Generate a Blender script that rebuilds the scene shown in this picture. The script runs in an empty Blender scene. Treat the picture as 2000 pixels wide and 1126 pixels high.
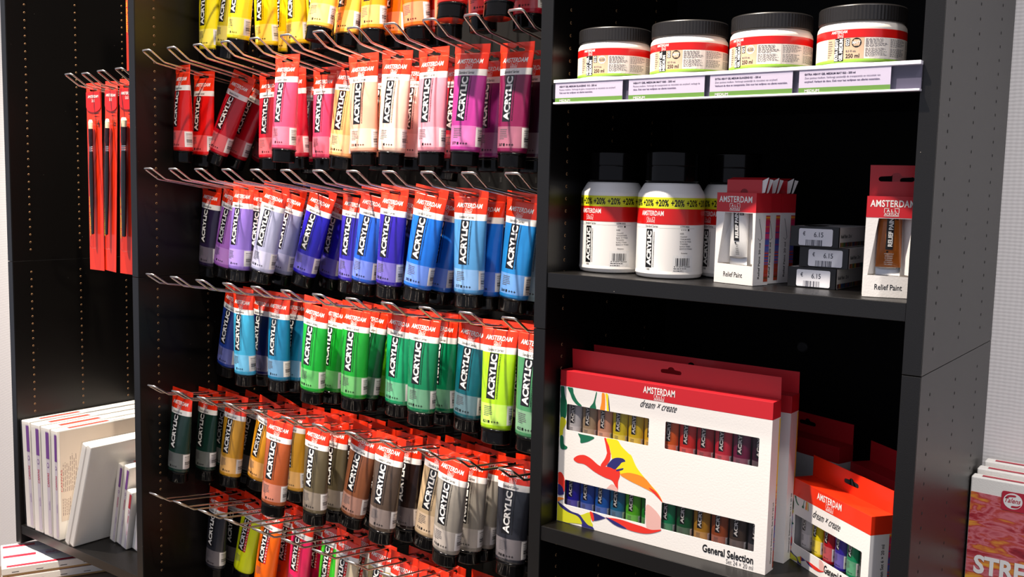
import bpy, bmesh, math, random
from mathutils import Vector, Matrix
from mathutils.geometry import tessellate_polygon
C = bpy.context.scene.collection
sc = bpy.context.scene
R = math.radians
random.seed(7)

# ------------------------------------------------------------------ camera
cam = bpy.data.cameras.new('camera'); cam.sensor_width = 36; cam.lens = 1926.8/2000*36
cam.clip_start = .02; cam.clip_end = 60
camo = bpy.data.objects.new('camera', cam); C.objects.link(camo); sc.camera = camo
YAW, PIT, ROL = 0.63859, 0.10333, 0.022775
fwd = Vector((-math.sin(YAW)*math.cos(PIT), math.cos(YAW)*math.cos(PIT), -math.sin(PIT)))
r0 = fwd.cross(Vector((0, 0, 1))).normalized(); u0 = r0.cross(fwd)
rr = r0*math.cos(ROL)+u0*math.sin(ROL); uu = -r0*math.sin(ROL)+u0*math.cos(ROL)
mw = Matrix((rr, uu, -fwd)).transposed().to_4x4(); mw.translation = Vector((0.26788, -1.09994, 0.19363))
camo.matrix_world = mw

# ------------------------------------------------------------------ world, lamps, exposure
sc.view_settings.view_transform = 'Standard'; sc.view_settings.look = 'None'
sc.view_settings.exposure = 0.0; sc.view_settings.gamma = 1.0; sc.view_settings.use_curve_mapping = False
w = bpy.data.worlds.new('shop_light'); sc.world = w; w.use_nodes = True
w.node_tree.nodes['Background'].inputs[0].default_value = (.80, .83, 1.0, 1)
w.node_tree.nodes['Background'].inputs[1].default_value = .52
def spot(name, loc, target, power, col=(1, .86, .68), size=55, blend=.5, rad=.03):
    l = bpy.data.lights.new(name, 'SPOT'); l.energy = power; l.color = col; l.spot_size = R(size); l.spot_blend = blend
    l.shadow_soft_size = rad
    o = bpy.data.objects.new(name, l); C.objects.link(o); o.location = loc
    o.rotation_euler = (Vector(target)-Vector(loc)).to_track_quat('-Z', 'Y').to_euler()
    return o
for args in [('spot_middle_bay', (-.55, -.45, 2.3), (-1.05, .1, .1), 270, (1, .87, .70), 60, .6, .03),
             ('spot_right_bay', (-.85, -.85, 2.3), (-.2, .1, .05), 640, (1, .89, .77), 50, .5, .03),
             ('fill_right_wall', (1.1, -1.0, 2.3), (.62, .36, .1), 260, (1, .95, .92), 42, .8, .06),  # added fill without a known lamp, brightens the right wall and end panel
             ('spot_left_bay', (-1.9, -.45, 2.3), (-1.85, .1, -.3), 900, (1, .88, .76), 62, .6, .03)]: spot(*args)

# ------------------------------------------------------------------ materials
def lin(c):
    return tuple(((x/255)/12.92 if x/255 <= .04045 else ((x/255+.055)/1.055)**2.4) for x in c)+(1.0,)
MATS = {}
def mat(name, col, rough=.5, metal=0, spec=.5, coat=0, bump=0, bscale=200, emit=None):
    if name in MATS: return MATS[name]
    m = bpy.data.materials.new(name); m.use_nodes = True; nt = m.node_tree; b = nt.nodes['Principled BSDF']
    b.inputs['Base Color'].default_value = lin(col); b.inputs['Roughness'].default_value = rough
    b.inputs['Metallic'].default_value = metal; b.inputs['Specular IOR Level'].default_value = spec
    b.inputs['Coat Weight'].default_value = coat; b.inputs['Coat Roughness'].default_value = .08
    if bump:
        n = nt.nodes.new('ShaderNodeTexNoise'); n.inputs['Scale'].default_value = bscale
        tc = nt.nodes.new('ShaderNodeTexCoord'); nt.links.new(tc.outputs['Object'], n.inputs['Vector'])
        bp = nt.nodes.new('ShaderNodeBump'); bp.inputs['Strength'].default_value = bump; bp.inputs['Distance'].default_value = .001
        nt.links.new(n.outputs['Fac'], bp.inputs['Height']); nt.links.new(bp.outputs['Normal'], b.inputs['Normal'])
    MATS[name] = m
    return m

class NT:
    """tiny node helper"""
    def __init__(s, m): s.nt = m.node_tree; s.b = s.nt.nodes['Principled BSDF']
    def n(s, t, **k):
        x = s.nt.nodes.new(t)
        for a, v in k.items(): setattr(x, a, v)
        return x
    def link(s, a, b): s.nt.links.new(a, b)
    def math(s, op, a, b=None, c=None):
        x = s.n('ShaderNodeMath', operation=op)
        for i, v in enumerate((a, b, c)):
            if v is None: continue
            if isinstance(v, (int, float)): x.inputs[i].default_value = v
            else: s.link(v, x.inputs[i])
        return x.outputs[0]
    def rng(s, v, lo, hi): return s.math('MULTIPLY', s.math('GREATER_THAN', v, lo), s.math('LESS_THAN', v, hi))
    def rect(s, x, y, x0, x1, y0, y1): return s.math('MULTIPLY', s.rng(x, x0, x1), s.rng(y, y0, y1))
    def mix(s, f, a, b):
        x = s.n('ShaderNodeMix', data_type='RGBA')
        if isinstance(f, (int, float)): x.inputs[0].default_value = f
        else: s.link(f, x.inputs[0])
        for i, v in ((6, a), (7, b)):
            if isinstance(v, tuple): x.inputs[i].default_value = v
            else: s.link(v, x.inputs[i])
        return x.outputs[2]

def newmat(name, rough=.4, coat=0, spec=.5):
    m = bpy.data.materials.new(name); m.use_nodes = True; MATS[name] = m
    k = NT(m); k.b.inputs['Roughness'].default_value = rough; k.b.inputs['Coat Weight'].default_value = coat
    k.b.inputs['Coat Roughness'].default_value = .06; k.b.inputs['Specular IOR Level'].default_value = spec
    return m, k

def laminate(name, base, rough, spec):
    m, k = newmat(name, rough, 0, spec)
    tc = k.n('ShaderNodeTexCoord'); n = k.n('ShaderNodeTexNoise'); n.inputs['Scale'].default_value = 900; n.inputs['Detail'].default_value = 3
    k.link(tc.outputs['Object'], n.inputs['Vector'])
    bp = k.n('ShaderNodeBump'); bp.inputs['Strength'].default_value = .25; bp.inputs['Distance'].default_value = .0004
    k.link(n.outputs['Fac'], bp.inputs['Height']); k.link(bp.outputs['Normal'], k.b.inputs['Normal'])
    sp = k.n('ShaderNodeTexVoronoi'); sp.inputs['Scale'].default_value = 45; k.link(tc.outputs['Object'], sp.inputs['Vector'])
    f = k.math('LESS_THAN', sp.outputs['Distance'], .022)
    k.link(k.mix(f, base, lin((150, 140, 130))), k.b.inputs['Base Color'])
    return m
LAM = laminate('black_laminate', lin((10, 8, 7)), .36, .38)
LAME = laminate('black_edge_band', lin((17, 16, 15)), .30, .5)
RED = mat('amsterdam_red', (232, 48, 16), .32, coat=.2)
REDC = mat('red_card', (198, 32, 42), .42, coat=.1)
WHT = mat('white_print', (240, 238, 234), .4)
CARD = mat('white_card', (236, 232, 228), .42, coat=.1, bump=.12, bscale=400)
BLK = mat('black_print', (14, 13, 14), .4)
GREYP = mat('grey_print', (95, 92, 95), .5)
CAPM = mat('black_cap_plastic', (7, 6, 6), .14, spec=.2, coat=.04)
LIDM = mat('black_ribbed_lid', (28, 26, 26), .38)
CHROME = mat('chrome_wire', (214, 206, 200), .26, metal=1)
STEEL = mat('crimped_tube_end', (190, 190, 192), .3, metal=1)
BLACKM = mat('black_metal', (12, 11, 11), .45)
BOTTLE = mat('white_bottle_plastic', (250, 246, 240), .33, coat=.2)
YEL = mat('yellow_band', (222, 225, 40), .4)
PRED = mat('label_red_glossy', (214, 20, 16), .3, coat=.3)
GREEN = mat('light_green_band', (150, 200, 70), .4)
KRAFT = mat('bare_pine_wood', (186, 150, 98), .6, bump=.3, bscale=60)
RIM = mat('raw_chipboard_rim', (150, 112, 70), .6)
HOLE = mat('dark_hole', (4, 3, 3), .9)

def glassy(name, tint, fac, rough=.06):
    m = bpy.data.materials.new(name); m.use_nodes = True; nt = m.node_tree; nt.nodes.remove(nt.nodes['Principled BSDF'])
    t = nt.nodes.new('ShaderNodeBsdfTransparent'); t.inputs[0].default_value = tint
    g = nt.nodes.new('ShaderNodeBsdfGlossy'); g.inputs['Roughness'].default_value = rough
    fr = nt.nodes.new('ShaderNodeLayerWeight'); fr.inputs[0].default_value = .5
    pw = nt.nodes.new('ShaderNodeMath'); pw.operation = 'POWER'; pw.inputs[1].default_value = 4.0; nt.links.new(fr.outputs['Facing'], pw.inputs[0])
    mx = nt.nodes.new('ShaderNodeMath'); mx.operation = 'MULTIPLY_ADD'; mx.inputs[1].default_value = .5; mx.inputs[2].default_value = fac
    nt.links.new(pw.outputs[0], mx.inputs[0])
    s = nt.nodes.new('ShaderNodeMixShader'); nt.links.new(mx.outputs[0], s.inputs[0]); nt.links.new(t.outputs[0], s.inputs[1]); nt.links.new(g.outputs[0], s.inputs[2])
    nt.links.new(s.outputs[0], nt.nodes['Material Output'].inputs[0]); MATS[name] = m
    return m
FILM = glassy('dimming_window_film', (.70, .68, .68, 1), .05, .15)  # grey tint adds the shade over the boxed tubes to the film's own dimming
POUCH = glassy('clear_pouch_film', (.96, .95, .95, 1), .0, .3)
WRAP = glassy('clear_shrink_wrap', (.98, .98, .98, 1), .02, .14)
ACRYL = glassy('clear_rail_plastic', (.95, .95, .98, 1), .03, .1)

# ------------------------------------------------------------------ mesh helpers
def link(name, me, parent=None, mats=()):
    o = bpy.data.objects.new(name, me); C.objects.link(o)
    if parent is not None: o.parent = parent
    for m in mats: me.materials.append(m)
    return o
def thing(name, label, cat, loc=(0, 0, 0), rz=0, group=None):
    o = bpy.data.objects.new(name, None); C.objects.link(o); o.location = loc; o.rotation_euler = (0, 0, rz); o.empty_display_size = .02
    o['label'] = label; o['category'] = cat
    if group: o['group'] = group
    return o
def tag(o, label, cat, group=None):
    o['label'] = label; o['category'] = cat
    if group: o['group'] = group
    return o
def struct(o): o['kind'] = 'structure'; return o

class MB:
    def __init__(s): s.v = []; s.f = []; s.m = []; s.sm = []
    def add(s, vs, fs, mi=0, smooth=False):
        b = len(s.v); s.v += [tuple(v) for v in vs]
        for f in fs: s.f.append(tuple(b+i for i in f)); s.m.append(mi); s.sm.append(smooth)
    def box(s, x0, x1, y0, y1, z0, z1, mi=0, T=None):
        vs = [Vector((x, y, z)) for x in (x0, x1) for y in (y0, y1) for z in (z0, z1)]
        if T: vs = [T @ v for v in vs]
        s.add(vs, [(0, 1, 3, 2), (4, 6, 7, 5), (0, 4, 5, 1), (2, 3, 7, 6), (0, 2, 6, 4), (1, 5, 7, 3)], mi)
    def lathe(s, prof, n=48, mi=None, c=(0, 0), sx=1, sy=1, smooth=True):
        P2 = [prof[0]]
        for p, q in zip(prof, prof[1:]):
            L = math.hypot(q[0]-p[0], q[1]-p[1]); m_ = tuple(p[2:])
            if L > .004 and smooth:
                for t in (.0005/L, 1-.0005/L): P2.append((p[0]+(q[0]-p[0])*t, p[1]+(q[1]-p[1])*t)+m_)
            P2.append(q)
        prof = P2
        b = len(s.v)
        for (r, z, *_) in prof:
            for i in range(n):
                a = 2*math.pi*i/n; s.v.append((c[0]+sx*r*math.cos(a), c[1]+sy*r*math.sin(a), z))
        for j in range(len(prof)-1):
            mm = prof[j][2] if len(prof[j]) > 2 else 0
            for i in range(n):
                k = (i+1) % n
                s.f.append((b+j*n+i, b+j*n+k, b+(j+1)*n+k, b+(j+1)*n+i)); s.m.append(mm if mi is None else mi); s.sm.append(smooth)
    def disc(s, r, z, n=48, mi=0, c=(0, 0), sx=1, sy=1, up=True):
        vs = [(c[0]+sx*r*math.cos(2*math.pi*i/n), c[1]+sy*r*math.sin(2*math.pi*i/n), z) for i in range(n)]
        s.add(vs, [tuple(range(n)) if up else tuple(reversed(range(n)))], mi)
    def tube(s, pts, r, n=8, mi=0, cap=True):
        P = [Vector(p) for p in pts]; b = len(s.v); up = None
        for i, p in enumerate(P):
            d = ((P[min(i+1, len(P)-1)]-P[max(i-1, 0)])).normalized()
            if up is None:
                up = Vector((0, 0, 1)) if abs(d.z) < .9 else Vector((1, 0, 0))
            a = d.cross(up).normalized(); up = a.cross(d).normalized()
            for k in range(n):
                t = 2*math.pi*k/n; s.v.append(tuple(p+a*(r*math.cos(t))+up*(r*math.sin(t))))
        for i in range(len(P)-1):
            for k in range(n):
                k2 = (k+1) % n; s.f.append((b+i*n+k, b+i*n+k2, b+(i+1)*n+k2, b+(i+1)*n+k)); s.m.append(mi); s.sm.append(True)
        if cap:
            s.f.append(tuple(b+k for k in reversed(range(n)))); s.m.append(mi); s.sm.append(False)
            e = b+(len(P)-1)*n; s.f.append(tuple(e+k for k in range(n))); s.m.append(mi); s.sm.append(False)
    def sheet(s, outer, holes=(), th=.0006, y=0, mi=0, mw=None):
        """flat card in the xz plane, front face at y, thickness going +y"""
        loops = [list(outer)]+[list(h) for h in holes]
        pl = [[Vector((p[0], p[1], 0)) for p in l] for l in loops]
        tris = tessellate_polygon(pl); flat = [p for l in loops for p in l]; n = len(flat)
        f = [(p[0], y, p[1]) for p in flat]; bk = [(p[0], y+th, p[1]) for p in flat]
        fs = []
        for t in tris:
            a, b_, c_ = [flat[i] for i in t]
            area = (b_[0]-a[0])*(c_[1]-a[1])-(b_[1]-a[1])*(c_[0]-a[0])
            if abs(area) < 1e-14: continue
            t = tuple(t) if area > 0 else tuple(reversed(t))
            fs.append(t)                                   # faces -y
            if th: fs.append(tuple(i+n for i in reversed(t)))
        if th:
            o = 0
            for l in loops:
                for i in range(len(l)):
                    k = (i+1) % len(l); fs.append((o+i, o+k, o+k+n, o+i+n))
                o += len(l)
        s.add(f+(bk if th else []), fs, mi if mw is None else mw)
    def build(s, name, mats, parent=None, T=None, auto=False, bevel=0):
        me = bpy.data.meshes.new(name)
        vs = s.v if T is None else [tuple(T @ Vector(v)) for v in s.v]
        me.from_pydata(vs, [], s.f)
        me.polygons.foreach_set('material_index', s.m); me.polygons.foreach_set('use_smooth', s.sm)
        if not isinstance(mats, (list, tuple)): mats = [mats]
        for m in mats: me.materials.append(m)
        me.update()
        o = link(name, me, parent)
        if bevel:
            md = o.modifiers.new('bevel', 'BEVEL'); md.width = bevel; md.segments = 2; md.limit_method = 'ANGLE'
        return o

def rrect(x0, x1, z0, z1, r=.002, n=4):
    pts = []
    for cx, cz, a0 in ((x1-r, z1-r, 0), (x0+r, z1-r, 90), (x0+r, z0+r, 180), (x1-r, z0+r, 270)):
        for i in range(n+1):
            a = R(a0+90*i/n); pts.append((cx+r*math.cos(a), cz+r*math.sin(a)))
    return pts
def euroslot(cx, cz, w, h, bump=.004):
    """slot with the small round bump on its upper edge"""
    r = h/2; p = []
    for i in range(7): a = R(-90+180*i/6); p.append((cx+w/2-r+r*math.cos(a), cz+r*math.sin(a)))
    for i in range(7): a = R(10+160*i/6); p.append((cx+bump*math.cos(a), cz+r+bump*.8*math.sin(a)))
    for i in range(7): a = R(90+180*i/6); p.append((cx-w/2+r+r*math.cos(a), cz+r*math.sin(a)))
    return p

# ------------------------------------------------------------------ lettering
_TX = {}
def glyphs(text, bold=0.0, shear=0.0, space=1.0):
    key = (text, bold, shear, space)
    if key in _TX: return _TX[key]
    cu = bpy.data.curves.new('t', 'FONT'); cu.body = text; cu.size = 1; cu.offset = bold; cu.shear = shear; cu.space_character = space
    cu.resolution_u = 3; cu.fill_mode = 'FRONT'
    o = bpy.data.objects.new('t', cu); C.objects.link(o)
    dg = bpy.context.evaluated_depsgraph_get(); me = bpy.data.meshes.new_from_object(o.evaluated_get(dg))
    vs = [(v.co.x, v.co.y) for v in me.vertices]; fs = [tuple(p.vertices) for p in me.polygons]
    bpy.data.objects.remove(o); bpy.data.curves.remove(cu); bpy.data.meshes.remove(me)
    xs = [v[0] for v in vs]; ys = [v[1] for v in vs]
    # keep real cap height: measure ascender as max y
    x0, x1, y0, y1 = min(xs), max(xs), min(0, min(ys)), max(ys)
    _TX[key] = ([(x-x0, y) for x, y in vs], fs, x1-x0, y1)
    return _TX[key]

class Print:
    """flat lettering and marks, laid on a surface through map(x, z) -> 3D point"""
    def __init__(s, mp, fine=0): s.mb = MB(); s.map = mp; s.fine = fine   # fine: longest edge allowed on a curved surface
    def poly(s, pts, mi=0, lift=0):
        tris = tessellate_polygon([[Vector((p[0], p[1], 0)) for p in pts]]); fs = []
        for t in tris:
            a, b, c = [pts[i] for i in t]
            fs.append(tuple(t) if (b[0]-a[0])*(c[1]-a[1])-(b[1]-a[1])*(c[0]-a[0]) > 0 else tuple(reversed(t)))
        s.mb.add([s.map(p[0], p[1], lift) for p in pts], fs, mi)
    def rect(s, x0, x1, z0, z1, mi=0, lift=0, n=1):
        for i in range(n):
            a = x0+(x1-x0)*i/n; b = x0+(x1-x0)*(i+1)/n
            s.mb.add([s.map(a, z0, lift), s.map(b, z0, lift), s.map(b, z1, lift), s.map(a, z1, lift)], [(0, 1, 2, 3)], mi)
    def frame(s, x0, x1, z0, z1, t, mi=0, lift=0):
        s.rect(x0, x1, z0, z0+t, mi, lift); s.rect(x0, x1, z1-t, z1, mi, lift); s.rect(x0, x0+t, z0, z1, mi, lift); s.rect(x1-t, x1, z0, z1, mi, lift)
    def text(s, t, x, z, h, w=None, mi=0, rot=0, anchor='l', bold=.02, shear=0, lift=0, space=1.0):
        """x,z = baseline left (or centre/right) ; h = height of tallest glyph ; w = total width"""
        vs, fs, W, H = glyphs(t, bold, shear, space); ky = h/H; kx = (w/W) if w else ky
        off = {'l': 0, 'c': -.5, 'r': -1}[anchor]*W*kx
        c, sn = math.cos(R(rot)), math.sin(R(rot))
        flat = [(x+(a*kx+off)*c-b*ky*sn, z+(a*kx+off)*sn+b*ky*c) for a, b in vs]
        if s.fine and h > s.fine:
            todo = [[flat[i] for i in f] for f in fs]; done = []
            while todo:
                t_ = todo.pop(); e = [math.dist(t_[i], t_[(i+1) % len(t_)]) for i in range(len(t_))]; k = e.index(max(e))
                if len(t_) == 3 and e[k] > s.fine:
                    a_, b_, c_ = t_[k], t_[(k+1) % 3], t_[(k+2) % 3]; m_ = ((a_[0]+b_[0])/2, (a_[1]+b_[1])/2)
                    todo += [[a_, m_, c_], [m_, b_, c_]]
                else: done.append(t_)
            for t_ in done: s.mb.add([s.map(p_[0], p_[1], lift) for p_ in t_], [tuple(range(len(t_)))], mi)
        else: s.mb.add([s.map(a, b, lift) for a, b in flat], fs, mi)
    def lines(s, x, z, w, n, step, h, mi=0, lift=0, rot=0, seed=1):
        """blocks of print too small to read: words as short dashes"""
        rg = random.Random(seed)
        for i in range(n):
            a = 0; ww = w*rg.uniform(.7, 1) if i < n-1 else w*rg.uniform(.3, .6)
            while a < ww:
                b = min(ww, a+rg.uniform(.06, .16)*w)
                if rot: s.rect(x+i*step, x+i*step+h, z+a, z+b, mi, lift)
                else: s.rect(x+a, x+b, z-i*step-h, z-i*step, mi, lift)
                a = b+.03*w
    def barcode(s, x0, x1, z0, z1, mi=0, lift=0, vert=True, seed=3):
        rg = random.Random(seed); L = (x1-x0) if vert else (z1-z0); u = L/46; a = 0
        while a < L-u:
            b = u*rg.choice((1, 1, 2, 3)); b = min(b, L-a)
            if vert: s.rect(x0+a, x0+a+b*.9, z0, z1, mi, lift)
            else: s.rect(x0, x1, z0+a, z0+a+b*.9, mi, lift)
            a += b+u*rg.choice((1, 1, 2))
    def logo(s, cx, z0, w, h, mi=0, lift=0):
        """open-topped frame with ALL above ACRYLICS and an underline"""
        t = h*.06
        s.rect(cx-w/2, cx+w/2, z0, z0+t, mi, lift)
        s.rect(cx-w/2, cx-w/2+t, z0+h*.42, z0+h, mi, lift); s.rect(cx+w/2-t, cx+w/2, z0+h*.42, z0+h, mi, lift)
        s.rect(cx-w/2, cx-w*.18, z0+h-t, z0+h, mi, lift); s.rect(cx+w*.18, cx+w/2, z0+h-t, z0+h, mi, lift)
        s.text('A L L', cx, z0+h*.52, h*.34, w*.68, mi, anchor='c', bold=.03, lift=lift)
        s.text('ACRYLICS', cx, z0+h*.12, h*.30, w*.98, mi, anchor='c', bold=.02, lift=lift)
    def build(s, name, mats, parent=None, T=None): return s.mb.build(name, mats, parent, T)
def front(y=-.0003): return lambda x, z, l: (x, y-l, z)
def sideR(x): return lambda a, z, l: (x+.0003+l, a, z)      # a runs along +y
def cyl(r, rx=None): return lambda s_, z, l: ((r+l)*math.sin(s_/r), -(r+l)*math.cos(s_/r), z)

def spline(pts, n=8):
    """closed Catmull-Rom outline"""
    out = []; N = len(pts)
    for i in range(N):
        p0, p1, p2, p3 = pts[i-1], pts[i], pts[(i+1) % N], pts[(i+2) % N]
        for k in range(n):
            t = k/n
            out.append(tuple(.5*((2*p1[j])+(-p0[j]+p2[j])*t+(2*p0[j]-5*p1[j]+4*p2[j]-p3[j])*t*t+(-p0[j]+3*p1[j]-3*p2[j]+p3[j])*t**3) for j in (0, 1)))
    return out

# ================================================================== SETTING
def wallpaper():
    m, k = newmat('woven_wallpaper', .75)
    tc = k.n('ShaderNodeTexCoord'); sp = k.n('ShaderNodeSeparateXYZ'); k.link(tc.outputs['Object'], sp.inputs[0])
    nz = k.n('ShaderNodeTexNoise'); nz.inputs['Scale'].default_value = 60; k.link(tc.outputs['Object'], nz.inputs['Vector'])
    w1 = k.math('SINE', k.math('MULTIPLY_ADD', nz.outputs['Fac'], 2.5, k.math('MULTIPLY', sp.outputs['X'], 900)))
    w2 = k.math('SINE', k.math('MULTIPLY_ADD', nz.outputs['Fac'], 2.2, k.math('MULTIPLY', sp.outputs['Z'], 1250)))
    h = k.math('ADD', k.math('MULTIPLY', w1, .7), w2)
    bp = k.n('ShaderNodeBump'); bp.inputs['Strength'].default_value = .10; bp.inputs['Distance'].default_value = .0012
    k.link(h, bp.inputs['Height']); k.link(bp.outputs['Normal'], k.b.inputs['Normal'])
    k.b.inputs['Base Color'].default_value = lin((222, 218, 216))
    return m
WP = wallpaper()
b = MB(); b.box(-5, 4, .362, .46, -1.15, 2.6); struct(b.build('wall_back', WP))
b = MB(); b.box(-5, 4, -4, .46, -1.2, -1.15); struct(b.build('floor', mat('shop_floor_grey', (120, 112, 104), .4)))

# ------------------------------------------------------------------ shelving unit
ZS = .622
unit = thing('shelving_unit', 'black-brown laminate shelving unit of three bays holding all the paint', 'shelving unit', (-.98, .18, -1.15))
Tu = Matrix.Translation((.98, -.18, 1.15))
def upart(mb, name, mats, **k): return mb.build(name, mats, unit, Tu, **k)
PAN = [(-1.9644, -1.944, -.652), (-1.4752, -1.4548, -1.15), (-.5102, -.4905, -1.15), (-.0204, 0, -1.15)]
PITCH = .01696
for i, (x0, x1, zb) in enumerate(PAN):
    for z0, z1 in ((zb, -.0003), (.0003, 1.12)):
        b = MB(); b.box(x0, x1, .0012, .358, z0, z1, 0); p = upart(b, 'side_panel', [LAM], bevel=.0006)
        e = MB(); e.box(x0+.0003, x1-.0003, 0, .0012, z0+.0003, z1-.0003); eo = e.build('edge_band', [LAME], p, Tu, bevel=.0004)
        h = MB()
        for side, xs, rim in ((1, x1, i < 3), (-1, x0, True)):
            if side < 0 and i == 0: continue
            for yc in (.0425, .1608, .2793):
                k0 = int(math.ceil(z0/PITCH+.5)); k1 = int(math.floor(z1/PITCH-.5))
                for k in range(k0, k1):
                    z = (k+.5)*PITCH
                    if z > .72: continue
                    n = 10; ro, ri = (.0023, .0015) if rim else (.0020, .0019)
                    vs = []
                    for (r_, dx) in ((ro, .00008), (ri, .0005 if rim else .0002)):
                        for a in range(n):
                            t = 2*math.pi*a/n; vs.append((xs+side*dx, yc+r_*math.cos(t), z+r_*math.sin(t)))
                    f = [(a, (a+1) % n, n+(a+1) % n, n+a) for a in range(n)]
                    h.add(vs, f, 0 if rim else 1); h.add(vs[n:], [tuple(range(n))], 1)
        ho = h.build('shelf_pin_holes', [RIM, HOLE], p, Tu); ho['kind'] = 'stuff'
for x0, x1 in ((-1.944, -1.4752), (-.4905, -.0204)):
    b = MB(); b.box(x0, x1, .348, .357, -.64 if x0 < -1 else -1.145, 1.1); upart(b, 'back_panel', [mat('black_back_board', (5, 5, 5), .7, spec=.15)])
def shelf(x0, x1, zt):
    b = MB(); b.box(x0, x1, .0032, .346, zt-.0204, zt); s = upart(b, 'shelf', [LAM], bevel=.0005)
    e = MB(); e.box(x0, x1, .002, .0032, zt-.0202, zt-.0002); e.build('edge_band', [LAME], s, Tu, bevel=.0004)
shelf(-1.9438, -1.4754, -.608); shelf(-.4903, -.0206, .330); shelf(-.4903, -.0206, .078); shelf(-.4903, -.0206, -.277)
shelf(-.4903, -.0206, -.62); shelf(-.4903, -.0206, .70)
b = MB(); b.box(-1.4546, -.5104, .335, .345, -1.145, 1.1); 
pb = upart(b, 'peg_board', [mat('black_peg_board', (7, 7, 7), .6, spec=.25)])
h = MB()
for i in range(36):
    for j in range(40):
        x = -1.4163+.02614*i-.013; z = -.66+.0262*j
        h.box(x-.002, x+.002, .3346, .335, z-.005, z+.005)
ho = h.build('peg_holes', [HOLE], pb, Tu); ho['kind'] = 'stuff'
b = MB(); b.lathe([(0, .0015), (.007, .0015), (.009, 0)], 24)
upart(b, 'cable_cover', [mat('dark_plastic', (26, 25, 25), .5)]).data.transform(Matrix.Translation((-.2583, .3478, -.0386)) @ Matrix.Rotation(R(90), 4, 'X') @ Tu.inverted())
bpy.data.objects['cable_cover'].data.transform(Tu)

# low platform under the left bay
b = MB(); b.box(-1.965, -1.478, -.20, .355, -1.149, -.7); pl = b.build('display_platform', [mat('grey_brown_laminate', (104, 88, 74), .38, bump=.1)], bevel=.001)
tag(pl, 'low grey-brown platform under the left bay', 'platform')

# ================================================================== PEG HOOKS
ZB = [.622, .412, .1916, -.0098, -.2275, -.443]
def hx(i): return -1.4163+.07844*i
ROWN = ['cut-off uppermost', 'first', 'second', 'third', 'fourth', 'lowest']
ORD = ['first', 'second', 'third', 'fourth', 'fifth', 'sixth', 'seventh', 'eighth', 'ninth', 'tenth', 'eleventh', 'twelfth']
def hook_wire(gap=.0125, r=.00185, L=.31, sl=.14, rise=.019):
    def side(s):
        return [(s*gap, L-.025, -sl*(L-.025)), (s*gap, .12, -sl*.12), (s*gap, .012, -sl*.012), (s*gap, .004, .0), (s*gap, -.002, .004),
                (s*gap, -.020, rise-.003), (s*gap*.97, -.0235, rise-.0008), (s*gap*.8, -.0255, rise+.0006)]
    pts = side(-1)+[(0, -.026, rise+.0008)]+side(1)[::-1]
    b = MB(); b.tube(pts, r, 8); return b
# local origin at the bend (y=.025 in the bay)
def make_hook(x, z, y=.025):
    t = thing('peg_hook', '', 'peg hook', (x, y, z))
    hook_wire().build('wire', [CHROME], t)
    b = MB(); b.box(-.017, .017, .284, .310, -.055, -.034); b.build('mounting_plate', [BLACKM], t)
    return t
def dup(root, loc, rot=None):
    r = root.copy(); C.objects.link(r); r.location = loc
    if rot is not None: r.rotation_euler = rot
    for ch in root.children:
        c = ch.copy(); C.objects.link(c); c.parent = r
        for g in ch.children:
            d = g.copy(); C.objects.link(d); d.parent = c
    return r
hook0 = make_hook(hx(0), ZB[1])
for r_ in range(1, 6):
    for i in range(12):
        if r_ == 5 and i > 10: continue
        o = hook0 if (r_ == 1 and i == 0) else dup(hook0, (hx(i), .025, ZB[r_]))
        o['label'] = 'chrome double-wire peg, %s from the left in the %s full row of pegs' % (ORD[i], ROWN[r_])
        o['group'] = 'chrome pegs of the %s row' % ROWN[r_]
for i, (x, z) in enumerate([(-1.692, .381), (-1.629, .3795), (-1.572, .3815), (-1.5085, .383)]):
    o = dup(hook0, (x, .025, z)); o['label'] = 'chrome double-wire peg for brushes in the left bay, %s from the left' % ORD[i]
    o['group'] = 'chrome pegs of the brush bay'
b = MB(); b.box(-1.944+.0004, -1.4756, .335, .345, -.6, 1.1); upart(b, 'peg_board', [BLACKM])

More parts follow.
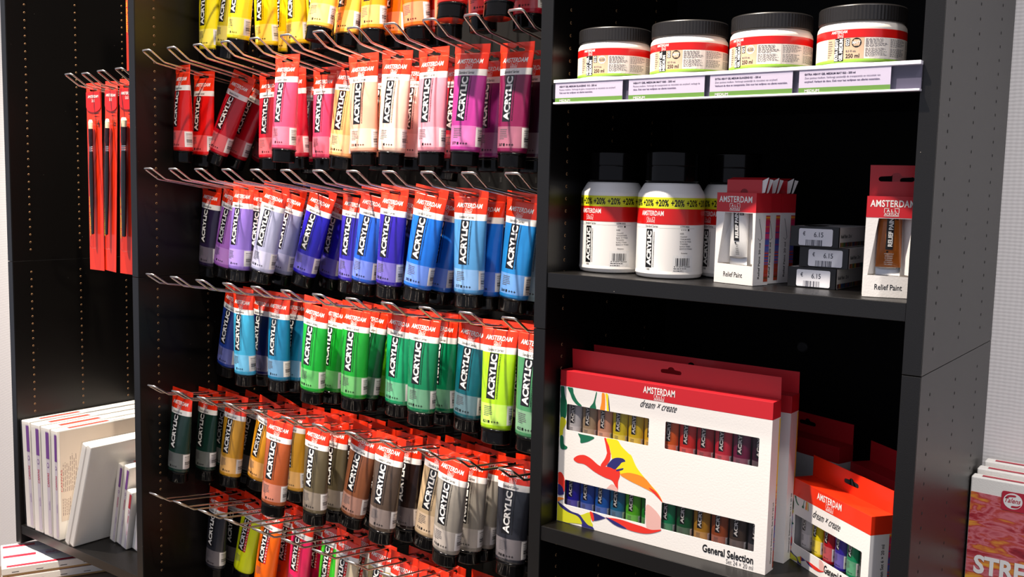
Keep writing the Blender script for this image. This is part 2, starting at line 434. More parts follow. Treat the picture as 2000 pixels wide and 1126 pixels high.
# ================================================================== PAINT TUBES
def lerp(h, T):
    for (a, va), (b_, vb) in zip(T, T[1:]):
        if h <= b_:
            t = (h-a)/(b_-a); t = max(0, min(1, t)); return va+(vb-va)*t
    return T[-1][1]
TA = [(0, .0335), (14, .0330), (39, .0315), (49, .0308), (80, .0294), (119, .0281), (150, .0270), (162, .0264), (165, .0255)]
TB = [(0, .0005), (13, .0006), (20, .0024), (30, .0052), (39, .0074), (49, .0094), (65, .0118), (80, .0134), (119, .0155), (162, .0170), (165, .0162)]
def tmap(lift0=.0002):
    def f(x, z, l):
        h = 9-z*1000
        a = lerp(h, TA); b_ = lerp(h, TB); q = max(0, 1-(x/a)**2)**.5
        return (x, -(b_*q+lift0+l), z)
    return f
def tube_body(name, mats, n=36):
    hs = [13.5, 16, 20, 25, 30, 34.5, 39, 44, 49, 57, 65, 80, 100, 119, 140, 155, 162, 165]
    bm = bmesh.new(); uvl = bm.loops.layers.uv.new('UVMap'); rows = []
    for h in hs:
        a = lerp(h, TA); b_ = lerp(h, TB)
        rows.append([bm.verts.new((a*math.cos(2*math.pi*i/n), b_*math.sin(2*math.pi*i/n), (9-h)/1000)) for i in range(n)])
    for j in range(len(hs)-1):
        for i in range(n):
            k = (i+1) % n
            f = bm.faces.new((rows[j][k], rows[j][i], rows[j+1][i], rows[j+1][k])); f.smooth = True
            fr = i >= n//2
            for l in f.loops:
                xx = l.vert.co.x*1000; aa = lerp(9-l.vert.co.z*1000, TA)*1000; l[uvl].uv = (xx if fr else ((2*aa-xx) if i < n//4 else (-2*aa-xx)), 9-l.vert.co.z*1000)
    bm.faces.new(rows[-1]); bm.faces.new(rows[0][::-1])
    bmesh.ops.recalc_face_normals(bm, faces=bm.faces)
    me = bpy.data.meshes.new(name); bm.to_mesh(me); bm.free()
    for m in mats: me.materials.append(m)
    return me
def tube_mat(name, special=False):
    m, k = newmat(name, .26, .28)
    uv = k.n('ShaderNodeUVMap'); sp = k.n('ShaderNodeSeparateXYZ'); k.link(uv.outputs[0], sp.inputs[0]); x, h = sp.outputs[0], sp.outputs[1]
    oi = k.n('ShaderNodeObjectInfo'); col = oi.outputs['Color']
    c = col
    if not special:
        vm = k.n('ShaderNodeVectorMath', operation='SCALE'); k.link(col, vm.inputs[0]); vm.inputs['Scale'].default_value = 1.25
        mx_ = k.n('ShaderNodeMix', data_type='RGBA'); mx_.inputs[0].default_value = .15; k.link(vm.outputs[0], mx_.inputs[6]); mx_.inputs[7].default_value = lin((238, 224, 226))
        c = k.mix(k.rng(h, 126, 158), c, mx_.outputs[2])
        c = k.mix(k.rect(x, h, 24.0, 33, 127.5, 157), c, lin((232, 228, 226)))
        bars = k.math('GREATER_THAN', k.math('SINE', k.math('ADD', k.math('MULTIPLY', h, 4.2), k.math('MULTIPLY', k.math('SINE', k.math('MULTIPLY', h, 1.9)), 2.2))), .1)
        c = k.mix(k.math('MULTIPLY', k.rect(x, h, 26, 31, 131, 155), bars), c, lin((50, 48, 50)))
    else:
        c = k.mix(k.rect(x, h, 5.5, 11.5, 49, 119), c, lin((214, 25, 30)))
    c = k.mix(k.rect(x, h, -11.5, 5.5, 49.4, 119), c, lin((20, 19, 22)))
    c = k.mix(k.rng(h, 39, 49), c, lin((240, 236, 232)))
    c = k.mix(k.math('LESS_THAN', h, 39), c, lin((232, 48, 16)))
    k.link(c, k.b.inputs['Base Color'])
    n = k.n('ShaderNodeTexNoise'); n.inputs['Scale'].default_value = 30; tc = k.n('ShaderNodeTexCoord'); k.link(tc.outputs['Object'], n.inputs['Vector'])
    bp = k.n('ShaderNodeBump'); bp.inputs['Strength'].default_value = .18; bp.inputs['Distance'].default_value = .004; k.link(n.outputs['Fac'], bp.inputs['Height']); k.link(bp.outputs['Normal'], k.b.inputs['Normal'])
    k.link(bp.outputs['Normal'], k.b.inputs['Coat Normal'])
    return m
TM = tube_mat('paint_tube_label'); TMS = tube_mat('specialties_tube_label', True)
me_body = tube_body('tube_body', [TM]); me_bodyS = tube_body('tube_body_specialties', [TMS])
b = MB(); b.sheet([(-.0335, .009), (-.0335, -.0055), (.0335, -.0055), (.0335, .009)][::-1], [euroslot(0, -.0022, .031, .0052, .0042)], th=.0007, y=-.00035)
ot = b.build('hang_tab', [RED]); me_tab = ot.data; bpy.data.objects.remove(ot)
b = MB()
b.lathe([(.0, -.1558), (.0245, -.1558), (.0252, -.1566), (.0254, -.1590), (.0247, -.1594), (.0247, -.1768), (.0238, -.1784), (.0222, -.179), (.0, -.179)][::1], 40, sy=.69)
oc = b.build('cap', [CAPM]); me_cap = oc.data; bpy.data.objects.remove(oc)
Z = lambda h: (9-h)/1000
def lettering(special=False, logo=True):
    p = Print(tmap(), .0032)
    p.text('AMSTERDAM', 0, Z(30), .0070, .049, 0, anchor='c', bold=.022, shear=.15, space=1.06)
    if logo: p.logo(0, Z(38.2), .0135, .0066, 0)
    p.text('Standard Series', -.0175, Z(46.5), .0044, .030, 1, bold=.005, shear=.2)
    p.text('ACRYLIC', .0029, Z(116.8), .0115, .0655, 2, rot=90, bold=.04)
    if special:
        p.text('SPECIALTIES', .0101, Z(116), .0032, .062, 2, rot=90, bold=.01, space=1.4)
        p.text('ACRYL/ACRYLIQUE/ACRYLFARBE/ACRILICO', -.0130, Z(117), .0022, .064, 1, rot=90, bold=.01)
    else:
        p.text('ACRYL/ACRYLIQUE/ACRYLFARBE/ACRILICO', .0096, Z(118), .0024, .068, 1, rot=90, bold=.01)
    p.lines(-.0140, Z(130), .017, 6, .0027, .0012, 3, seed=5)
    return p
p = lettering(); ol = p.build('lettering', [WHT, BLK, WHT, GREYP]); me_let = ol.data; bpy.data.objects.remove(ol)
p = lettering(True); ol = p.build('lettering', [WHT, BLK, WHT, GREYP]); me_letS = ol.data; bpy.data.objects.remove(ol)
NUMS = {}
def number_mesh(num):
    if num in NUMS: return NUMS[num]
    p = Print(tmap(.0003), .0032)
    if num != '-': p.text(num, -.0150, Z(155), .0040, .0085, 0, bold=.02)
    p.rect(-.0048, -.0012, Z(155), Z(151.2), 0)
    for i in range(3):
        x = .0030+i*.0046; p.rect(x-.0017, x+.0017, Z(153.6), Z(152.8), 0); p.rect(x-.0004, x+.0004, Z(154.9), Z(151.5), 0)
    o = p.build('colour_number', [BLK]); NUMS[num] = o.data; bpy.data.objects.remove(o)
    return NUMS[num]
COL = dict(lemon=(248, 226, 20), olive_yellow=(196, 176, 20), yellow=(248, 212, 20), warm_yellow=(250, 202, 18), dark_yellow=(214, 160, 14), golden_yellow=(252, 196, 22),
  naples=(250, 190, 70), orange=(250, 140, 20), dark_orange=(232, 122, 14), deep_orange=(244, 104, 16), dark_red=(170, 26, 16), bright_orange=(250, 96, 20), vermilion=(236, 44, 34),
  red=(214, 24, 22), rose_red=(222, 42, 66), crimson=(190, 26, 50), bright_red=(226, 20, 18), carmine=(188, 14, 34), dark_crimson=(140, 12, 36), red_pink=(212, 26, 44), pink=(232, 74, 110),
  rose_pink=(224, 66, 104), apricot=(242, 170, 106), pale_peach=(238, 168, 142), peach=(244, 176, 140), ivory_pink=(246, 206, 184), pale_pink=(238, 180, 174), light_pink=(228, 142, 158),
  dark_magenta=(140, 24, 70), orchid_magenta=(176, 52, 140), violet_magenta=(140, 36, 110), red_violet=(126, 24, 72), dark_plum=(58, 12, 40), dark_violet=(38, 26, 58), orchid=(176, 106, 204),
  lavender=(142, 112, 204), pale_lavender=(180, 182, 214), grey_lavender=(150, 154, 190), ultramarine=(34, 24, 178), violet_blue=(48, 38, 170), royal_blue=(30, 84, 190), deep_ultramarine=(44, 28, 158),
  navy=(18, 22, 80), azure_blue=(20, 104, 206), sky_blue=(76, 142, 198), navy_blue=(14, 40, 110), bright_sky_blue=(32, 128, 200), pale_blue=(190, 222, 232), cobalt=(26, 60, 150), cyan=(64, 176, 220),
  cerulean=(22, 120, 164), bright_green=(24, 168, 52), green=(22, 150, 44), dark_green=(14, 92, 48), lime_green=(96, 206, 30), emerald=(10, 150, 96), deep_green=(8, 122, 78), teal=(8, 92, 104),
  lime=(160, 208, 20), grey_beige=(140, 124, 118), sage_green=(70, 138, 92), dark_forest=(20, 50, 42), ochre=(196, 142, 32), black_green=(22, 32, 26), golden_ochre=(220, 150, 28), sienna=(166, 80, 36),
  dark_umber=(58, 48, 32), olive_umber=(92, 82, 60), brown=(128, 76, 48), dark_brown=(52, 28, 22), umber=(74, 60, 50), black_brown=(34, 20, 18), beige=(192, 166, 130), beige_grey=(150, 134, 112),
  warm_grey=(142, 136, 127), charcoal=(38, 40, 48), black=(18, 18, 20), neon_yellow=(238, 250, 20), neon_orange=(255, 110, 10), red_orange=(236, 60, 16), neon_pink=(248, 36, 100), dark_pink=(190, 22, 70),
  neon_green=(70, 226, 50), pearl_beige=(222, 206, 176), pearl_grey=(180, 172, 160), pale_gold=(214, 190, 130), copper=(190, 110, 70), silver=(180, 180, 180), gold=(198, 150, 60), bronze=(140, 96, 56))
TUBES = '''0 0 0.141 -0.1 lemon -
0 1 0.14 -8.0 olive_yellow -
0 2 0.105 -7.0 lemon -
0 2 0.15 0.6 yellow -
0 2 0.195 -1.4 yellow 272
0 3 0.158 1.0 warm_yellow -
0 3 0.203 -1.0 dark_yellow -
0 4 0.135 4.3 golden_yellow -
0 5 0.11 -5.9 naples -
0 5 0.155 1.3 naples -
0 6 0.132 -0.1 orange -
0 6 0.175 2.6 dark_orange -
0 7 0.135 3.0 deep_orange -
0 7 0.18 3.0 dark_red -
0 8 0.137 -1.1 bright_orange -
0 9 0.074 0.0 vermilion -
0 9 0.122 2.1 red -
0 10 0.088 0.0 rose_red -
0 10 0.135 1.3 crimson -
1 0 0.079 -1.7 red -
1 0 0.128 -1.4 bright_red -
1 1 0.162 -20.1 carmine -
1 1 0.206 -20.1 carmine -
1 1 0.25 -20.1 dark_crimson -
1 2 0.166 1.3 red_pink -
1 4 0.072 -1.7 pink -
1 3 0.152 3.6 crimson -
1 3 0.2 -2.4 dark_crimson -
1 4 0.16 -0.3 rose_pink -
1 5 0.147 -6.3 apricot 316
1 6 0.102 1.3 pale_peach 330
1 6 0.147 -1.3 peach -
1 7 0.101 -3.0 ivory_pink -
1 7 0.148 -2.4 pale_pink -
1 8 0.102 0.1 light_pink -
1 7 0.255 -6.0 dark_magenta -
1 8 0.165 -1.3 crimson -
1 9 0.102 -1.9 orchid_magenta 577
1 9 0.15 0.1 violet_magenta -
1 10 0.112 -1.0 red_violet 567
1 10 0.158 0.1 dark_plum -
2 0 0.144 -6.9 dark_violet -
2 0 0.19 -3.7 dark_violet -
2 1 0.138 -13.9 orchid -
2 2 0.1 -2.7 lavender -
2 2 0.146 -5.0 dark_violet -
2 3 0.112 -11.5 pale_lavender 562
2 3 0.157 -12.0 grey_lavender -
2 3 0.202 -18.2 grey_lavender -
2 4 0.156 -15.5 ultramarine -
2 4 0.202 -13.9 ultramarine -
2 5 0.162 -6.2 violet_blue 512
2 6 0.132 -9.0 royal_blue -
2 7 0.098 -5.3 deep_ultramarine 570
2 7 0.143 -7.4 navy -
2 8 0.101 -9.2 azure_blue 582
2 8 0.146 -7.7 azure_blue -
2 8 0.191 -9.5 royal_blue 582
2 9 0.105 -1.7 sky_blue 517
2 9 0.15 -0.1 azure_blue -
2 9 0.195 -5.6 navy_blue -
2 10 0.137 -5.6 bright_sky_blue 564
2 10 0.182 -3.2 pale_blue -
3 1 0.14 -13.5 cobalt -
3 2 0.097 -0.4 cyan -
3 1 0.184 -2.0 navy -
3 2 0.145 -2.9 navy -
3 3 0.119 -1.0 cerulean -
3 3 0.163 -1.4 cerulean -
3 5 0.07 -5.7 bright_green 618
3 5 0.117 -5.2 green -
3 6 0.09 -3.6 green -
3 6 0.136 -5.2 dark_green -
3 6 0.181 -12.0 lime_green 605
3 7 0.118 -4.0 emerald 615
3 8 0.089 -2.7 deep_green 619
3 8 0.136 -1.0 deep_green -
3 8 0.182 -1.1 dark_green -
3 9 0.121 -5.6 teal 675
3 10 0.086 0.1 lime 621
3 9 0.235 3.7 grey_beige -
3 10 0.178 3.6 lime -
3 11 0.068 -2.1 sage_green 622
4 0 0.07 -3.9 dark_forest -
4 0 0.131 -2.0 dark_forest -
4 0 0.18 -7.7 dark_forest -
4 1 0.141 -4.4 ochre -
4 1 0.19 -9.7 black_green -
4 2 0.16 -12.5 golden_ochre 227
4 4 0.055 -5.2 sienna -
4 3 0.158 -2.0 ochre 227
4 2 0.206 -14.0 dark_umber -
4 3 0.203 -0.6 dark_umber -
4 5 0.073 -3.2 olive_umber -
4 5 0.118 -2.9 olive_umber -
4 5 0.163 -2.9 dark_umber -
4 4 0.165 -3.0 dark_umber -
4 4 0.21 -2.4 dark_umber -
4 6 0.115 -11.3 brown 409
4 6 0.16 -5.7 dark_brown -
4 6 0.205 -8.5 dark_brown -
4 5 0.208 -4.4 dark_brown -
4 7 0.095 -5.3 umber -
4 7 0.14 -1.0 black_brown -
4 7 0.185 -3.2 black_brown -
4 8 0.138 -9.2 beige 718
4 8 0.183 -5.4 beige_grey -
4 8 0.228 -8.0 beige_grey -
4 9 0.076 -6.9 warm_grey 710
4 9 0.121 -3.3 warm_grey 710
4 9 0.167 -3.9 warm_grey 710
4 10 0.133 -0.9 charcoal 708
4 10 0.178 0.1 charcoal -
5 0 0.155 -4.6 charcoal -
5 0 0.2 -4.6 black -
5 1 0.185 -12.0 neon_yellow S
5 2 0.17 -7.9 neon_orange S
5 2 0.215 -4.6 red_orange S
5 3 0.18 -8.3 neon_pink S
5 3 0.225 -5.9 dark_pink S
5 4 0.188 -6.0 neon_green S
5 5 0.15 -4.6 pearl_beige S
5 5 0.195 -4.0 pearl_grey S
5 6 0.16 -5.0 pale_gold S
5 7 0.133 -1.4 copper S
5 7 0.18 -3.3 silver S
5 8 0.12 -3.6 gold -
5 8 0.165 -4.7 gold -
5 9 0.115 -1.9 bronze -
5 9 0.165 -0.6 bronze -
5 10 0.125 -2.0 silver -'''
PROTO = {}
def tube_proto(special, num):
    k = (special, num)
    if k in PROTO: return PROTO[k]
    t = thing('paint_tube', '', 'paint tube', (0, 0, 0))
    link('body', me_bodyS if special else me_body, t); link('hang_tab', me_tab, t); link('cap', me_cap, t)
    link('lettering', me_letS if special else me_let, t)
    if not special: link('colour_number', number_mesh(num), t)
    PROTO[k] = [t, False]; return PROTO[k]
seen = {}
rows = [l.split() for l in TUBES.strip().splitlines()]
rows.sort(key=lambda q: (int(q[0]), int(q[1]), float(q[2])))
for r_, i, y, tilt, colour, num in rows:
    r_, i, y, tilt = int(r_), int(i), float(y), float(tilt)
    P = tube_proto(num == 'S', '-' if num == 'S' else num)
    loc = (hx(i), y, ZB[r_]-.14*(y-.025)-(.0008 if r_ < 4 else .0015))
    swing = random.uniform(-2, 3)
    if (r_, i, colour) in ((1, 1, 'carmine'), (0, 5, 'naples'), (0, 9, 'vermilion'), (0, 10, 'rose_red')): swing = 8
    yaw = -12 if (r_, i, colour) == (1, 0, 'red') else random.uniform(-4, 4)
    rot = (R(-swing), R(tilt*-1), R(yaw))
    if P[1]: t = dup(P[0], loc, rot)
    else:
        t = P[0]; t.location = loc; t.rotation_euler = rot; P[1] = True
    for ch in t.children:
        if ch.name.startswith('body'): ch.color = lin(COL[colour])
    k = seen.get((r_, i), 0); seen[(r_, i)] = k+1
    depth = ['front', 'second', 'third', 'fourth', 'fifth'][k]
    t['label'] = '%s acrylic paint tube, %s on the %s peg from left, %s row' % (colour.replace('_', ' '), depth, ORD[i], ROWN[r_])
    t['group'] = 'paint tubes hanging on the %s row of pegs' % ROWN[r_]

# ================================================================== BRUSH PACKS (left bay)
def brush_pack(label, loc, size, rot=(0, 0, 0), tipw=.014, L=.395, W=.050, hdr=True):
    t = thing('brush_pack', label, 'paintbrush pack', loc); t.rotation_euler = rot; t['group'] = 'red brush packs in the left bay'
    b = MB(); z1 = .013; z0 = z1-L
    b.sheet([(-W/2, z0), (W/2, z0), (W/2, z1), (-W/2, z1)], [euroslot(0, -.002, .030, .005, .004)], th=.001, y=0); b.build('card_back', [RED], t)
    b = MB(); b.sheet([(-W/2, -.036), (W/2, -.036), (W/2, -.006), (-W/2, -.006)], th=.0006, y=-.0012); 
    c = [(-W/2*math.cos(R(a)), -.036-.012*math.sin(R(a))) for a in range(0, 181, 15)]
    b.sheet(c, th=.0006, y=-.0012); b.build('header_flap', [PRED], t)
    p = Print(front(-.0016)); p.text('AMSTERDAM', 0, -.018, .0055, .040, 0, anchor='c', bold=.02, shear=.1); p.logo(0, -.027, .011, .0062, 0)
    p.text(size, .016, -.078, .014, .012, 1, anchor='c', bold=.02); p.lines(.004, -.050, .018, 2, .006, .002, 1, seed=2)
    p.text('AMSTERDAM BRUSHES', -.0185, -.31, .0038, .085, 2, rot=90, bold=.01); p.build('lettering', [WHT, BLK, YEL], t)
    br = t; x = 0; r = tipw/2; TB_ = Matrix.Translation((-.002, 0, .014))
    b = MB(); b.lathe([(0, -.078), (r*.7, -.0785), (r, -.084), (r*.95, -.097)], 16, sy=.5, c=(0, -.007)); b.build('bristles', [mat('cream_bristles', (240, 226, 190), .6)], br, TB_)
    b = MB(); b.lathe([(r*.95, -.097), (r*.9, -.125), (r*.75, -.134)], 16, sy=.55, c=(0, -.007)); b.build('ferrule', [mat('dark_ferrule', (60, 40, 46), .25, metal=.6)], br, TB_)
    b = MB()
    for zz in (-.134, -.138, -.142): b.lathe([(r*.74, zz), (r*.82, zz-.001), (r*.82, zz-.0025), (r*.74, zz-.0035)], 16, c=(0, -.007), sy=.6)
    b.build('ferrule_rings', [STEEL], br, TB_)
    b = MB(); b.lathe([(r*.74, -.145), (r*.95, -.19), (r*.8, -.25), (r*.55, -.318), (0, -.32)], 16, c=(0, -.007), sy=.7); b.build('handle', [mat('black_lacquer', (10, 9, 12), .12, coat=.6)], br, TB_)
    b = MB(); b.lathe([(.0001, -.072), (.013, -.076), (.0145, -.12), (.0145, -.33), (.010, -.335), (.0001, -.336)], 20, c=(0, -.001), sy=.85); b.build('clear_pouch', [POUCH], t)
    return t
brush_pack('red brush pack marked 14, leftmost on the brush pegs', (-1.7045, .062, .3765), '14', W=.055)
brush_pack('red brush pack marked 16, leaning on the second brush peg', (-1.6375, .062, .377), '16', rot=(0, R(3), R(-4)), tipw=.014)
brush_pack('red brush pack with the wide white tip, beside the bay panel', (-1.563, .052, .3775), '20', rot=(0, R(1.5), R(3)), tipw=.018)
brush_pack('shadowed red brush pack behind the pack marked 16', (-1.606, .125, .3685), '12', rot=(0, R(2), R(-14)))
brush_pack('upper red brush pack hanging above the brush pegs, cut off by the frame', (-1.596, .09, .80), '18', rot=(0, 0, R(5)), L=.40)
brush_pack('rear upper red brush pack hanging above the brush pegs', (-1.57, .14, .80), '10', rot=(0, 0, R(5)), L=.40)
for x, y_ in ((-1.596, .025), (-1.57, .07)):
    o = dup(hook0, (x, .025, .809) if y_ < .05 else (x, .025, .8155)); o['label'] = 'chrome peg above the brush pegs, holding the %s upper pack' % ('front' if y_ < .05 else 'rear')
    o['group'] = 'chrome pegs of the brush bay'
for i in range(11):
    o = dup(hook0, (hx(i), .025, ZB[0])); o['label'] = 'chrome double-wire peg, %s from the left in the cut-off uppermost row' % ORD[i]
    o['group'] = 'chrome pegs of the cut-off uppermost row'

# ================================================================== CANVASES (left bay)
CANV = mat('primed_canvas', (242, 238, 230), .6, bump=.3, bscale=700)
LILAC = mat('lilac_print', (120, 62, 150), .45)
CRED = mat('crimson_print', (186, 40, 60), .45)
SHEETM = mat('cream_insert_sheet', (222, 206, 190), .55)
def canvas(label, w_, D, H, T, strip=True, sheet=False, seed=1, flat=False, colr=LILAC, wood=False):
    """local: x thickness 0..w, y depth 0..D, z height 0..H"""
    t = thing('wrapped_canvas', label, 'canvas', (0, 0, 0)); t.matrix_world = T
    b = MB(); b.box(0, w_, 0, D, 0, H); b.build('stretched_canvas', [CANV], t, bevel=.002)
    if strip:
        p = Print(lambda x, z, l: (x, -.0006-l, z))
        x0, x1 = w_*.60, w_*.97
        p.rect(x0, x1, H*.03, H*.97, 2); p.rect(x0, x1, H*.72, H*.96, 0, .0002)
        for k in range(5): p.text('~', (x0+x1)/2, H*(.74+.04*k), .004, (x1-x0)*.7, 1, rot=90, anchor='l', bold=.02, lift=.00016)
        p.text('CANVAS', x1-(x1-x0)*.25, H*.46, (x1-x0)*.55, H*.13, 3, rot=90, bold=.03, lift=.00008)
        p.text('studio', x1-(x1-x0)*.25, H*.25, (x1-x0)*.4, H*.08, 0, rot=90, bold=.0, lift=.00008)
        ring = [((x0+x1)/2+(x1-x0)*.34*math.cos(R(a)), H*.66+(x1-x0)*.45*math.sin(R(a))) for a in range(0, 360, 20)]
        p.poly(ring, 0, .0002); p.poly([((x0+x1)/2+.7*(a-(x0+x1)/2), H*.66+.7*(c-H*.66)) for a, c in ring], 2, .0004)
        p.build('spine_label', [colr, WHT, mat('pale_spine_paper', (214, 204, 214), .45), CRED], t)
        q = Print(lambda x, z, l: (x, z, H+.0006+l))
        q.rect(w_*.45, w_*.95, .02, D*.55, 2); q.rect(w_*.5, w_*.9, .03, D*.42, 1, .0002); q.lines(w_*.55, D*.9, w_*.3, 8, .006, .002, 1, seed=seed)
        q.build('top_label', [LILAC, mat('red_orange_print', (210, 70, 50), .45), mat('pale_spine_paper', (214, 204, 214), .45)], t)
    if sheet:
        q = Print(lambda a, z, l: (w_+.0005+l, a, z)); q.rect(.006, D-.006, H*.17, H-.004, 0)
        for i, (y0, n, zt) in enumerate(((.012, 9, .80), (.055, 3, .72), (.085, 3, .82), (.12, 4, .86), (.20, 5, .8), (.01, 6, .32))):
            q.lines(y0, H*zt-.09 if zt > .5 else H*.22, .085 if zt > .5 else .05, n, .0042, .0013, 1 if i else 1, rot=1, lift=.00008, seed=i+3)
        q.text('CANVAS', .010, H*.44, .0035, .05, 2, rot=90, bold=.02, lift=.00008)
        q.build('insert_sheet', [SHEETM, mat('brown_grey_print', (130, 110, 104), .5), CRED], t)
    b = MB(); e = .0016; b.box(-e, w_+e, -e, D+e, .0004, H+e)
    rg = random.Random(seed)
    b.build('shrink_wrap', [WRAP], t)
    return t
zs = -.608
def Tm(x, y, z, ry=0, rz=0, rx=0): return Matrix.Translation((x, y, z)) @ Matrix.Rotation(R(rz), 4, 'Z') @ Matrix.Rotation(R(ry), 4, 'Y') @ Matrix.Rotation(R(rx), 4, 'X')
canvas('wrapped white canvas upright against the left shelf panel', .034, .30, .247, Tm(-1.9240, .005, zs+.0005, -2.6), seed=1)
canvas('wrapped white canvas, second upright from the left shelf panel', .036, .30, .247, Tm(-1.8850, .004, zs+.0005, -1.6), seed=2)
canvas('wrapped white canvas, third upright from the left shelf panel', .036, .30, .247, Tm(-1.8450, .004, zs+.0005, -.9), seed=3)
canvas('wrapped canvas with a cream printed sheet on its right face', .026, .30, .247, Tm(-1.8060, .004, zs+.0005, 0), sheet=True, seed=4)
canvas('plain white canvas leaning right, left one of the leaning pair', .0165, .30, .249, Tm(-1.7545, .002, zs+.0062, 19), strip=False, seed=5)
canvas('plain white canvas leaning right, right one of the leaning pair', .0165, .30, .249, Tm(-1.7355, .002, zs+.0062, 19), strip=False, seed=6)
for k, (x, hgt, y, lab) in enumerate([(-1.6980, .185, .074, 'small wrapped canvas, leftmost of the small leaning row'), (-1.6710, .185, .073, 'small wrapped canvas, second in the small leaning row'),
                            (-1.6410, .135, .066, 'shortest wrapped canvas in the small leaning row'), (-1.6130, .178, .075, 'small wrapped canvas, rightmost of the small leaning row')]):
    canvas(lab, .0205, .17, hgt, Tm(x, y, zs+.0050, 12), seed=8+k, colr=CRED if k > 1 else LILAC)
# two big canvases lying on the low platform
for k in range(2):
    z0 = -.699+k*.0215
    T = Matrix.Translation((-1.842, -.094, z0)) @ Matrix.Rotation(R(-25.5), 4, 'Z')
    t = thing('wrapped_canvas', ['large white canvas lying flat, lower of two on the low platform', 'large white canvas lying flat, upper of two on the low platform'][k], 'canvas')
    t.matrix_world = T; t['group'] = 'canvases lying on the low platform'
    b = MB(); b.box(-.155, 0, 0, .34, .004, .0200); b.build('stretched_canvas', [CANV], t, bevel=.0015)
    b = MB(); b.box(-.153, -.002, .002, .338, 0, .0045); b.build('stretcher_bars', [KRAFT], t)
    p = Print(lambda a, z, l: (.0006, a, z))
    for i in range(7): p.rect(.02+i*.048, .034+i*.048, .0085, .0098, 0)
    p.build('staples', [mat('dark_staple', (40, 38, 40), .4, metal=.8)], t)
    q = Print(lambda x, y, l: (x, y, .0208+l)); q.rect(-.15, -.118, .002, .30, 1); q.rect(-.085, -.05, .002, .30, 1)
    for x in (-.134, -.068):
        q.rect(x-.007, x+.007, .004, .07, 0, .0002); q.lines(x-.004, .09, .14, 4, .0035, .0014, 0, rot=1, lift=.00008, seed=4)
    q.rect(-.012, -.002, .01, .2, 0, .0002); q.build('top_label', [CRED, mat('pale_spine_paper', (214, 204, 214), .45)], t)

# ================================================================== RIGHT BAY, UPPER SHELF
rail = thing('price_rail', 'clear price rail clipped along the upper shelf of the right bay', 'price rail', (-.25, -.006, .302))
Tr = Matrix.Translation((.25, .006, -.302))
b = MB(); b.box(-.481, -.0185, -.0035, -.0005, .302, .3335); b.build('rail_back', [mat('rail_grey_plastic', (92, 88, 104), .3)], rail, Tr)
b = MB(); b.sheet([(-.481, .3040), (-.0185, .3040), (-.0185, .332), (-.481, .332)], th=0, y=-.0092); b.build('clear_cover', [ACRYL], rail, Tr)
EDGE = mat('lit_rail_edge', (246, 240, 250), .25, coat=.3)  # near-white colour stands in for light caught in the clear rail's edges
for z0, z1 in ((.3022, .3047), (.3296, .3338)):
    b = MB(); b.box(-.4812, -.0183, -.0094, -.0004, z0, z1); b.build('rail_lip', [EDGE], rail, Tr, bevel=.0005)
CARDS = [(-.4785, -.3765, 'HEAVY GEL MEDIUM GLANZEND  015 - 250 ml', 'Pasteus medium. Verhoogt de glans, transparantie en viscositeit van acrylverf.', 'Ook voor het verlijmen van allerlei materialen.'),
         (-.3675, -.2640, 'HEAVY GEL MEDIUM MAT 020 - 250 ml', 'Pasteus medium. Verhoogt de transparantie en viscositeit van acrylverf, verlaagt de', 'glans. Ook voor het verlijmen van allerlei materialen.'),
         (-.2570, -.1560, 'EXTRA HEAVY GEL MEDIUM GLANZEND 021  - 250 ml', 'Zeer pasteus medium. Verhoogt aanzienlijk de viscositeit van acrylverf.', 'Verhoogt de glans en transparantie. Ook voor het verlijmen van allerlei materialen.'),
         (-.1485, -.0485, 'EXTRA HEAVY GEL MEDIUM MAT 022 - 250 ml', 'Zeer pasteus medium. Verhoogt aanzienlijk de transparantie en viscositeit van', 'acrylverf. Verlaagt de glans. Ook voor het verlijmen van allerlei materialen.')]
LILC = mat('lilac_white_card', (214, 204, 220), .5); GRNC = mat('green_card_band', (112, 158, 66), .5)
for k, (x0, x1, a, b1, c1) in enumerate(CARDS):
    t = thing('price_card', 'shelf price card, %s from the left in the clear rail' % ORD[k], 'price card', ((x0+x1)/2, -.006, .305)); t['group'] = 'price cards in the clear rail'
    Tc = Matrix.Translation((-(x0+x1)/2, .006, -.305))
    b = MB(); b.box(x0, x1, -.0085, -.0079, .3048, .3300); b.build('card', [LILC], t, Tc)
    p = Print(front(-.0086)); p.rect(x0, x1, .3048, .3100, 1); W = x1-x0
    p.text(a, x0+.0065, .3236, .0021, W*.56, 0, bold=.03, lift=.00008); p.text(b1, x0+.0065, .3196, .0021, W*.88*min(1, len(b1)/82), 2, bold=.0, lift=.00008)
    p.text(c1, x0+.0065, .3156, .0021, W*.88*min(1, len(c1)/82), 2, lift=.00008); p.text('MEDIUM', x0+.007, .3052, .0030, .0165, 3, bold=.02, lift=.00008)
    p.build('lettering', [mat('plum_print', (44, 28, 62), .5), GRNC, mat('grey_plum_print', (84, 70, 104), .5), WHT], t, Tc)

